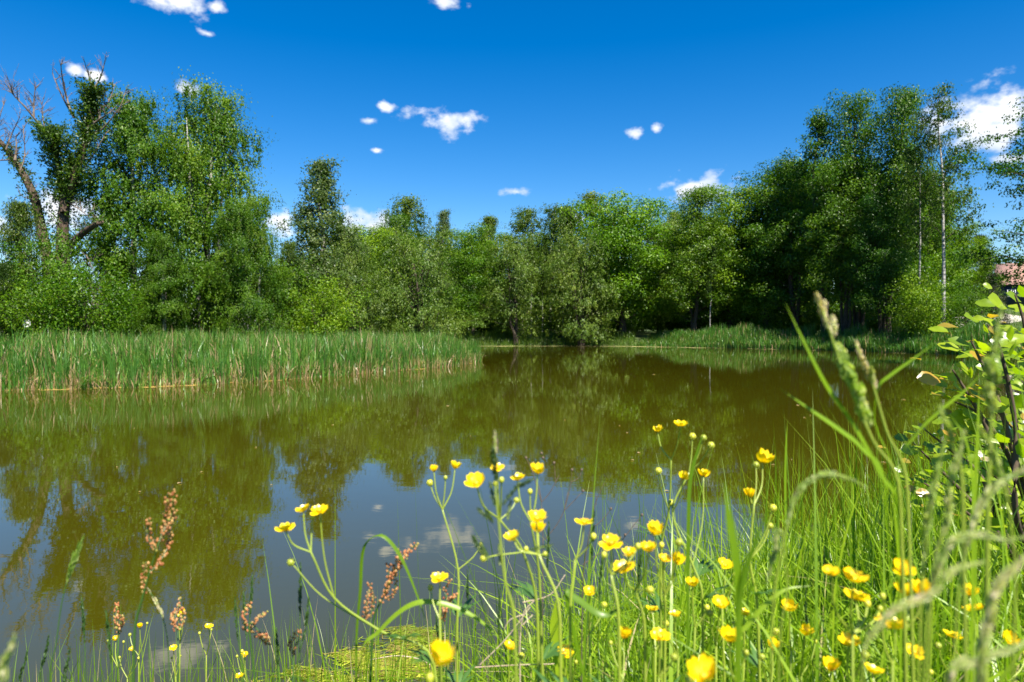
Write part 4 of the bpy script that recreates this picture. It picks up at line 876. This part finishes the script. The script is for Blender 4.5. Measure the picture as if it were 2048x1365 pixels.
# ------------------------------------------------------------------ foreground: single grasses
def grass_stalk(name, d, path, r0, r1, head, label, mat='dark_stem', headmat='seed_head', group=None, seed=0, d2=None, base=None, blade=None):
    """path: pixels from tip down; head: (n spikelets, length fraction, spikelet length, spread, tint)"""
    dd = np.linspace(d if d2 is None else d2, d, len(path)); w = [at(x, y, dd[i]) for i, (x, y) in enumerate(path)]
    lo = w[-1]; bx = lo.x+(lo.x-w[-2].x)*.6; by = lo.y+.02; bs = Vector((bx, by, gz(bx, by))) if base is None else ground_base(base, d)
    root = empty(name, bs, label, 'grass', group); pts = [p-bs for p in curve_pts([bs]+list(reversed(w)), 6)]
    st = MB(); st.tube(pts, np.linspace(r0, r1, len(pts)), 5, .5); st.build('stem', mat, root, True)
    r = np.random.default_rng(seed+int(path[0][0]))
    if head:
        n, fr, sl, sp, ti = head; A = np.array([tuple(p) for p in pts]); seg = np.linalg.norm(np.diff(A, axis=0), axis=1); cum = np.concatenate([[0], np.cumsum(seg)]); tot = cum[-1]
        hm = MB(); u = tot-fr*np.sort(r.uniform(0, 1, n)); u = np.clip(u, 0, tot)
        c = np.column_stack([np.interp(u, cum, A[:, j]) for j in range(3)]); c2 = np.column_stack([np.interp(np.minimum(u+.01, tot), cum, A[:, j]) for j in range(3)])
        t = c2-np.column_stack([np.interp(np.maximum(u-.01, 0), cum, A[:, j]) for j in range(3)]); t /= np.linalg.norm(t, axis=1, keepdims=True)+1e-9
        off = r.normal(0, 1, (n, 3)); off -= t*np.sum(off*t, axis=1, keepdims=True); off /= np.linalg.norm(off, axis=1, keepdims=True)+1e-9
        tp = np.sin(np.clip((tot-u)/fr, .06, .97)*math.pi)**.6; o = c+off*(sp*1.3*tp*r.uniform(.2, 1, n))[:, None]
        hm.leaves(o+t*sl*.4, off+r.normal(0, .3, (n, 3)), t+off*.35, sl*(.55+.6*tp)*r.uniform(.7, 1.25, n), sl*.34*tp, np.clip(r.normal(ti, .15, n), 0, 1), .5)
        hm.leaves(o+t*sl*.4, np.cross(off, t), t+off*.35, sl*(.55+.6*tp)*r.uniform(.7, 1.25, n), sl*.34*tp, np.clip(r.normal(ti, .15, n), 0, 1), .5)
        hm.build('seed_head', headmat, root)
    return root
def cocksfoot(d, stem, clumps, base, label, headmat, seed, ti=.5):
    bs = ground_base(base, d); root = empty('cocksfoot_grass', bs, label, 'grass'); st = MB(); hm = MB(); r = np.random.default_rng(seed)
    pts = [p-bs for p in curve_pts([bs]+[at(x, y, d) for x, y in reversed(stem)], 6)]; st.tube(pts, np.linspace(.0018, .0008, len(pts)), 5, .6)
    for (x0, y0, x1, y1, w, tt) in clumps:
        a = at(x0, y0, d)-bs; e = at(x1, y1, d+r.uniform(-.02, .02))-bs; st.tube([a, a.lerp(e, .5), e], [.0007,.0006,.0005], 4, .6)
        n = 70; ww = w*.66/F*d; u = r.uniform(0, 1, n); c = np.array(tuple(a))+(np.array(tuple(e))-np.array(tuple(a)))*u[:, None]
        g = r.normal(0, 1, (n, 3)); g /= np.linalg.norm(g, axis=1, keepdims=True); g *= (ww*.5*np.sin(np.clip(u*2.6+.35, 0, 3))**.7)[:, None]
        t = np.array(tuple((e-a).normalized())); l = ww*r.uniform(.45, .8, n)
        for k in range(2): hm.leaves(c+g*r.uniform(.3, 1, n)[:, None], (g if k else np.cross(g, t))+1e-6, t+g/ww*.9, l, l*.42, np.clip(r.normal(tt, .13, n), 0, 1), .5)
    st.build('stem', 'stem', root, True); hm.build('seed_head', headmat, root)
cocksfoot(.62, [(1633,588),(1665,680),(1705,790),(1745,880),(1800,1000)], [(1645,625,1632,586,20,.95),(1650,640,1648,602,22,.9),(1662,665,1640,620,18,.85),(1668,670,1665,632,22,.8),(1695,740,1676,690,34,.45),(1705,770,1683,722,40,.4),(1722,800,1698,745,42,.4),(1728,840,1712,775,36,.42),(1740,850,1722,800,30,.5)], 1835, 'tall cocksfoot grass with pinkish tip standing against the pond', 'seed_head', 3)
cocksfoot(.66, [(1712,690),(1742,760),(1772,860),(1815,990)], [(1725,720,1712,682,16,.98),(1735,745,1720,708,20,.95),(1738,760,1728,728,16,.9),(1745,765,1742,735,18,.6),(1752,775,1744,750,14,.95)], 1850, 'second cocksfoot grass with mauve head close beside the tall one', 'seed_head', 4)
cocksfoot(.70, [(990,872),(990,960),(998,1050),(1010,1160),(1030,1260)], [(992,905,990,862,14,.9),(988,935,986,895,18,.2),(992,960,988,925,18,.2),(1005,1010,1040,966,16,.25),(1035,975,1066,958,14,.15),(990,1010,980,965,16,.3),(980,1040,956,1018,16,.5),(985,1045,972,1020,14,.3),(1015,1040,1022,1000,12,.4),(965,1110,945,1072,18,.4),(975,1120,962,1085,14,.2),(1000,1130,998,1090,12,.1),(1060,1100,1105,1090,12,.1)], 1045, 'dark green cocksfoot head among the buttercups over the water', 'dark_head', 5)
cocksfoot(.50, [(1990,690),(1985,790),(1980,900),(1975,1050)], [(1985,740,1998,660,30,.35),(1990,760,1975,720,40,.4),(1985,820,1975,770,36,.6),(1985,700,2005,610,22,.4)], 1975, 'blurred cocksfoot grass in front of the alder sapling', 'seed_head', 6)
cocksfoot(.52, [(1880,820),(1900,880),(1925,990)], [(1895,850,1880,812,20,.4),(1905,880,1890,840,24,.5)], 1960, 'short blurred cocksfoot head before the sapling leaves', 'seed_head', 7)
# arching pale brome heads close to the lens
for i, (d, path, hd, lab) in enumerate((
    (.55, [(1722,970),(1690,955),(1650,950),(1610,968),(1585,1010),(1560,1120),(1545,1240)], (105,.10,.0080,.0013,0.45), 'arching pale grass head bowing over the brown reflection'),
    (.60, [(1535,1160),(1548,1110),(1562,1060),(1575,1180),(1560,1280)], (49,.05,.0080,.0013,0.53), 'pale hanging grass head beside the arching one'),
    (.42, [(1955,1128),(1900,1145),(1860,1190),(1800,1215),(1760,1250),(1725,1340)], (154,.10,.0080,.0013,0.61), 'blurred drooping grass head crossing the buttercups'),
    (.36, [(2075,1100),(2030,1135),(1990,1185),(1975,1260),(1960,1345)], (182,.11,.0080,.0013,0.70), 'thick blurred pinkish grass head at the corner of the bank'),
    (.44, [(2048,1075),(2000,1078),(1950,1070),(1900,1090),(1870,1150),(1850,1300)], (140,.10,.0080,.0013,0.57), 'pale horizontal grass head above the drooping one'),
    (.50, [(1888,885),(1878,930),(1862,1000),(1850,1100),(1840,1250)], (118,.10,.0080,.0013,0.41), 'upright pale grass head left of its twin before the sapling'),
    (.50, [(1926,872),(1915,920),(1898,980),(1895,1040),(1870,1120),(1860,1260)], (118,.10,.0080,.0013,0.51), 'upright pale grass head with kinked stem before the sapling'),
    (.46, [(2070,930),(2020,955),(1975,990),(1945,1050),(1920,1160),(1910,1300)], (118,.09,.0080,.0013,0.59), 'pinkish grass head leaning right under the sapling leaves'),
    (.48, [(1960,858),(1985,905),(2010,980),(2025,1080),(2030,1200)], (91,.06,.0080,.0013,0.49), 'thin pale grass head in front of the dark sapling base'),
    (.40, [(2040,1290),(1990,1310),(1940,1330),(1900,1362)], (105,.07,.0080,.0013,0.57), 'pale grass head lying low in the bank corner'))):
    grass_stalk('brome_grass', d, path, .0010, .0005, hd, lab, seed=i, mat='stem')
# thin rye spikes
rs = random.Random(12)
spikes = [(601,1132,600,1350,1.05),(552,1255,556,1365,1.1),(1188,1025,1172,1300,1.1),(1205,1110,1196,1320,1.2),(935,1145,950,1330,1.2),(1098,1045,1092,1290,1.15),(487,1185,500,1350,1.3),(505,1150,486,1360,1.3),(163,1195,172,1360,1.25),(212,1225,225,1360,1.1),(98,1270,80,1365,1.2),(55,1300,40,1365,1.3),(470,1200,488,1365,1.3),
          (140,1298,130,1365,1.1),(1282,1090,1278,1320,1.1),(618,1195,590,1365,1.15),(1000,1180,1004,1350,1.2),(872,1230,880,1365,1.2),(1610,1180,1625,1320,1.3),(1648,1095,1645,1300,1.5)]
for i, (x0, y0, x1, y1, d) in enumerate(spikes):
    grass_stalk('rye_grass', d, [(x0, y0), (x0*.6+x1*.4+rs.uniform(-4, 4), y0*.6+y1*.4), (x1, y1)], .0011, .0005, (46, .09, .010, .0012, .2), 'thin dark green rye grass spike rising from the bank before the water', headmat='dark_head', group='rye grass spikes', seed=i)
grass_stalk('brome_grass', 1.0, [(163,1082),(145,1130),(125,1200),(112,1290),(100,1362)], .0012, .0005, (60,.07,.014,.002,.3), 'pale green grass spike standing alone left of the tall sorrel', seed=40)
grass_stalk('brome_grass', .45, [(30,1275),(18,1310),(5,1362)], .0016, .0008, (56,.05,.0080,.0013,0.61), 'blurred pinkish grass tip at the very edge of the bank', seed=41)
grass_stalk('brome_grass', 1.05, [(298,1180),(318,1215),(332,1260),(338,1330)], .0010, .0005, (60,.07,.008,.0012,.85), 'grey-brown withered grass spike crossing the sorrel', seed=42)
# long single blades
def blade(d, path, w, side, label, tint=.5, base=None, bent=1):
    wpx = [at(x, y, d) for x, y in path]; bs = ground_base(base, d) if base else Vector((wpx[-1].x, wpx[-1].y, gz(wpx[-1].x, wpx[-1].y)))
    pts = [p-bs for p in (curve_pts([bs]+list(reversed(wpx)), 5) if bent else [bs]+list(reversed(wpx)))]
    s = np.linspace(0, 1, len(pts)); b = MB(); b.ribbon(pts, w*np.minimum(1, .35+s*2)*np.clip((1-s)*3.2, .04, 1), side, tint, .3)
    tag(b.build('grass_blade', 'grass', None, True, bs), label, 'grass')
blade(.62, [(1570,606),(1600,670),(1650,770),(1705,850),(1760,950),(1800,1040)], .0062, (.6,.6,.4), 'broad green grass blade slanting up beside the tall cocksfoot', .5, 1840)
blade(.66, [(1560,778),(1620,820),(1680,862),(1720,895),(1770,980)], .0055, (.4,.6,.7), 'grass blade arching left below the broad slanting blade', .6, 1835)
blade(.68, [(1872,684),(1830,715),(1780,750),(1755,775),(1750,850),(1790,980)], .0045, (.3,.7,.6), 'grass blade bent sharply to the right across the pond', .6, 1830)
blade(1.35, [(1575,840),(1572,890),(1570,970),(1572,1100)], .005, (1,.2,0), 'thin upright blade with its tip over the brown reflection', .6, 1575)
blade(1.10, [(1408,862),(1395,900),(1380,960),(1376,1060),(1375,1160)], .007, (1,.3,0), 'dark straight blade behind the seed-ball buttercup', .2, 1376)
blade(1.0, [(860,1270),(838,1200),(800,1110),(762,1070),(728,1092),(720,1180),(712,1300)], .0065, (.6,.8,.2), 'folded grass stalk bent over like an arch above the red sorrel', .3, 710)
blade(.95, [(1010,1292),(985,1262),(940,1228),(890,1208),(840,1204),(800,1222),(755,1265),(722,1310)], .0072, (.1,.6,.8), 'wide arching grass leaf twisting over the algae mat', .75, 705)
blade(1.1, [(1112,1200),(1108,1240),(1112,1290),(1120,1362)], .016, (1,.2,0), 'short wide pale leaf standing before the water', .95, 1122)
blade(1.0, [(1290,1160),(1215,1230),(1150,1195),(1130,1190)], .010, (.3,.6,.7), 'dark green leaf arching low under the stacked flowers', .2, 1300)
blade(.8, [(1620,1172),(1570,1180),(1530,1210),(1500,1245),(1470,1300)], .0055, (.1,.5,.8), 'pale arching blade over the low buttercups', .9, 1465)
blade(.7, [(1970,740),(1930,780),(1880,820),(1830,870),(1800,940)], .005, (.4,.6,.5), 'blade slanting up in front of the sapling', .7, 1790)
blade(.8, [(1958,770),(1955,850),(1950,960),(1945,1080)], .006, (1,.3,0), 'upright bright blade in front of the alder sapling', .8, 1945)
blade(.7, [(1900,830),(1930,880),(1945,980),(1950,1080)], .006, (.8,.6,0), 'curved blade crossing the upright bright one', .7, 1950)
blade(.55, [(1450,960),(1455,1030),(1470,1120),(1475,1250)], .009, (.9,.5,0), 'thick blurred grass stem among the low buttercups', .35, 1478)
blade(.55, [(1545,1000),(1510,1080),(1485,1160),(1475,1260)], .007, (.8,.5,.2), 'dark blurred grass blade forking from the thick stem', .15, 1478)
rb = random.Random(9)
for i in range(34):
    x = rb.uniform(1430, 2040); y = rb.uniform(930, 1120)+(0 if x > 1650 else 60); d = rb.uniform(.75, 1.6); lx = rb.uniform(-70, 70)
    blade(d, [(x+lx, y), (x+lx*.55, y+70), (x+lx*.2, y+160), (x, y+260)], rb.uniform(.003, .006), (rb.uniform(.2,1), rb.uniform(.2,1), .3), 'bright slender blade rising from the thick bank grass', rb.uniform(.4, .95))
    bpy.context.scene.collection.objects[-1]['group'] = 'slender bank blades'
# dry branched twigs
cb_ = MB(); cb_.ball((0,0,0), .0026, .5, (1,1,1.2), 6, 4); CAPS = cb_.mesh('seed_capsule', 'twig', True)
def twig(d, base, paths, heads, label, mat='twig', r=.0011):
    bs = ground_base(base, d); root = empty('dry_twig', bs, label, 'twig'); st = MB(); hm = MB()
    for k, path in enumerate(paths):
        w = [at(x, y, d)-bs for x, y in path]; w = ([Vector((0,0,0))] if k == 0 else [])+w; q = curve_pts(w, 4); st.tube(q, np.linspace(r if k == 0 else r*.75, r*.5, len(q)), 5)
    st.build('stalk', mat, root, True)
    for x, y in heads: link('seed_capsule', CAPS, root, at(x, y, d)-bs)
twig(1.25, 1088, [[(1085,1200),(1086,1080),(1083,1005)],[(1083,1005),(1074,975),(1065,945),(1052,916)],[(1083,1005),(1100,985),(1118,952)],[(1083,1003),(1078,975),(1074,965)],[(1086,1082),(1110,1055),(1128,1022),(1142,965),(1144,940)],[(1128,1022),(1150,1000),(1166,982)],[(1142,965),(1158,955),(1163,940)],[(1128,1022),(1136,985)],[(1111,962),(1108,925)]], [(1052,916),(1083,907),(1086,916),(1108,926),(1144,940),(1163,940),(1166,982)], 'dry branched weed stalk with tiny dark seed capsules over the sky reflection')
twig(1.3, 1165, [[(1165,1180),(1180,1060),(1190,1010),(1208,967)],[(1180,1060),(1205,1040),(1222,1018)],[(1192,1010),(1192,990)],[(1245,1080),(1262,1058),(1284,1030)],[(1165,1130),(1210,1100),(1245,1080)]], [(1222,1018),(1284,1030),(1250,1070)], 'thin dry twig with forked tips behind the single cup flower')
twig(1.15, 1050, [[(1040,1340),(1046,1230),(1070,1200)],[(1046,1230),(1020,1240),(1008,1260)],[(1046,1205),(1100,1190),(1130,1150)],[(960,1330),(1010,1280),(1060,1215)],[(950,1335),(1040,1330),(1110,1328)],[(1046,1250),(1065,1230)]], [], 'bleached dry stalks tangled low before the water', 'dry_stalk', .0014)
twig(3.3, 880, [[(860,1330),(800,1312),(740,1320)],[(900,1300),(840,1312)]], [], 'dead straw lying on the algae', 'dry_stalk', .004)

# ------------------------------------------------------------------ alder sapling on the right
def alder_leaf(seed):
    r = np.random.default_rng(seed); b = MB(); n = 14; V = [(0,0,0),(.5,0,.03),(1.0,0,.0)]; 
    rim = []
    for i in range(n):
        a = -math.pi+2*math.pi*(i+.5)/n; rr_ = .5*(1+.05*(-1)**i); x = .5+rr_*math.cos(a)*1.0; y = rr_*.92*math.sin(a); rim.append((x, y, .10*abs(y)+.05*math.sin(x*5+y*4)-.10*x*x))
    V = [(.5, 0, -.03)]+rim; t = [(0, 1+i, 1+(i+1) % n) for i in range(n)]
    inner = [(.5+(x-.5)*.55, y*.55, z*.5-.01) for x, y, z in rim]; V = [(.5,0,-.03)]+inner+rim
    q = [(1+i, 1+n+i, 1+n+(i+1) % n, 1+(i+1) % n) for i in range(n)]
    b.add(V, q, t, [.4]+[.55]*n+[.5]*n); return b
AL = [alder_leaf(1).mesh('leaf', 'alder_big_leaf', True), alder_leaf(2).mesh('leaf', 'young_leaf', True)]
def sapling(bx, by, label, stems, seed, dep):
    bs = Vector((bx, by, gz(bx, by))); root = empty('alder_sapling', bs, label, 'sapling')
    rg = random.Random(seed); st = MB(); tips = []
    for k, path in enumerate(stems):
        d = dep+rg.uniform(-.25, .45); w = [Vector((0,0,0))]+[at(x, y, d)-bs for x, y in path]; q = curve_pts(w, 6); st.tube(q, np.linspace(.010, .002, len(q)), 6)
        tips.append(q)
    st.build('stem', 'brown_bark', root, True)
    for k, q in enumerate(tips):
        n = 29
        for i in range(n):
            u = .22+.78*i/(n-1); f = u*(len(q)-1); a = int(min(f, len(q)-2)); c = q[a].lerp(q[a+1], f-a); t = (q[a+1]-q[a]).normalized()
            az = i*2.4+k; side = Vector((math.cos(az), math.sin(az), .15)); last = u > .93
            c = c+side*rg.uniform(.005, .09)+Vector((0,0,rg.uniform(-.03,.03)))
            X = (side+t*.5+Vector((rg.uniform(-.3,.3), rg.uniform(-.3,.3), rg.uniform(-.45,.25)))).normalized(); Z = Vector((rg.uniform(-.3,.7), rg.uniform(-1.1,.1), .8)); Y = Z.cross(X).normalized(); Z = X.cross(Y)
            o = link('leaf', AL[1] if rg.random() < (.6 if last else .06) else AL[0], root, c); s = rg.uniform(.032, .060)*(.6 if last else 1)
            o.rotation_euler = Matrix((X, Y, Z)).transposed().to_euler(); o.scale = (s, s*rg.uniform(.8, 1), s)
sapling(1.95, 2.35, 'leafy young alder sapling with round yellow-green leaves and tall bare stems', [[(2035,1050),(2030,850),(2000,700),(1975,650)],[(2060,1000),(2060,800),(2048,650),(2030,590)],[(2000,1050),(1960,950),(1900,900),(1850,860)],[(1990,1060),(1930,990),(1870,930),(1825,885)],[(2020,1000),(1970,850),(1930,780),(1905,740)],[(2040,950),(1995,800),(1960,720),(1942,682)],[(2080,1000),(2090,820),(2090,680),(2080,600)],[(2000,1060),(1940,1030),(1880,985),(1835,960)],[(2050,1000),(2010,900),(1960,830),(1900,800)],[(2060,980),(2010,760),(1985,700),(1955,700)]], 31, 2.0)
sapling(2.35, 3.0, 'low bushy alder sapling spreading over the water behind the taller one',
        [[(2080,1040),(2000,960),(1930,920),(1868,905)],[(2060,1060),(1980,1000),(1900,975),(1840,940)],[(2090,1000),(2040,880),(1990,820),(1940,800)],[(2080,1000),(2010,900),(1950,860),(1890,850)],[(2100,980),(2070,830),(2040,760),(2000,730)],
         [(2090,1060),(2010,1030),(1930,1020),(1870,1010)],[(2110,1000),(2090,860),(2070,760),(2050,700)],[(2080,1020),(2030,940),(1980,900),(1920,880)],[(2100,1020),(2060,960),(2020,930),(1960,950)],[(2120,960),(2100,800),(2080,700),(2062,640)]], 47, 2.7)
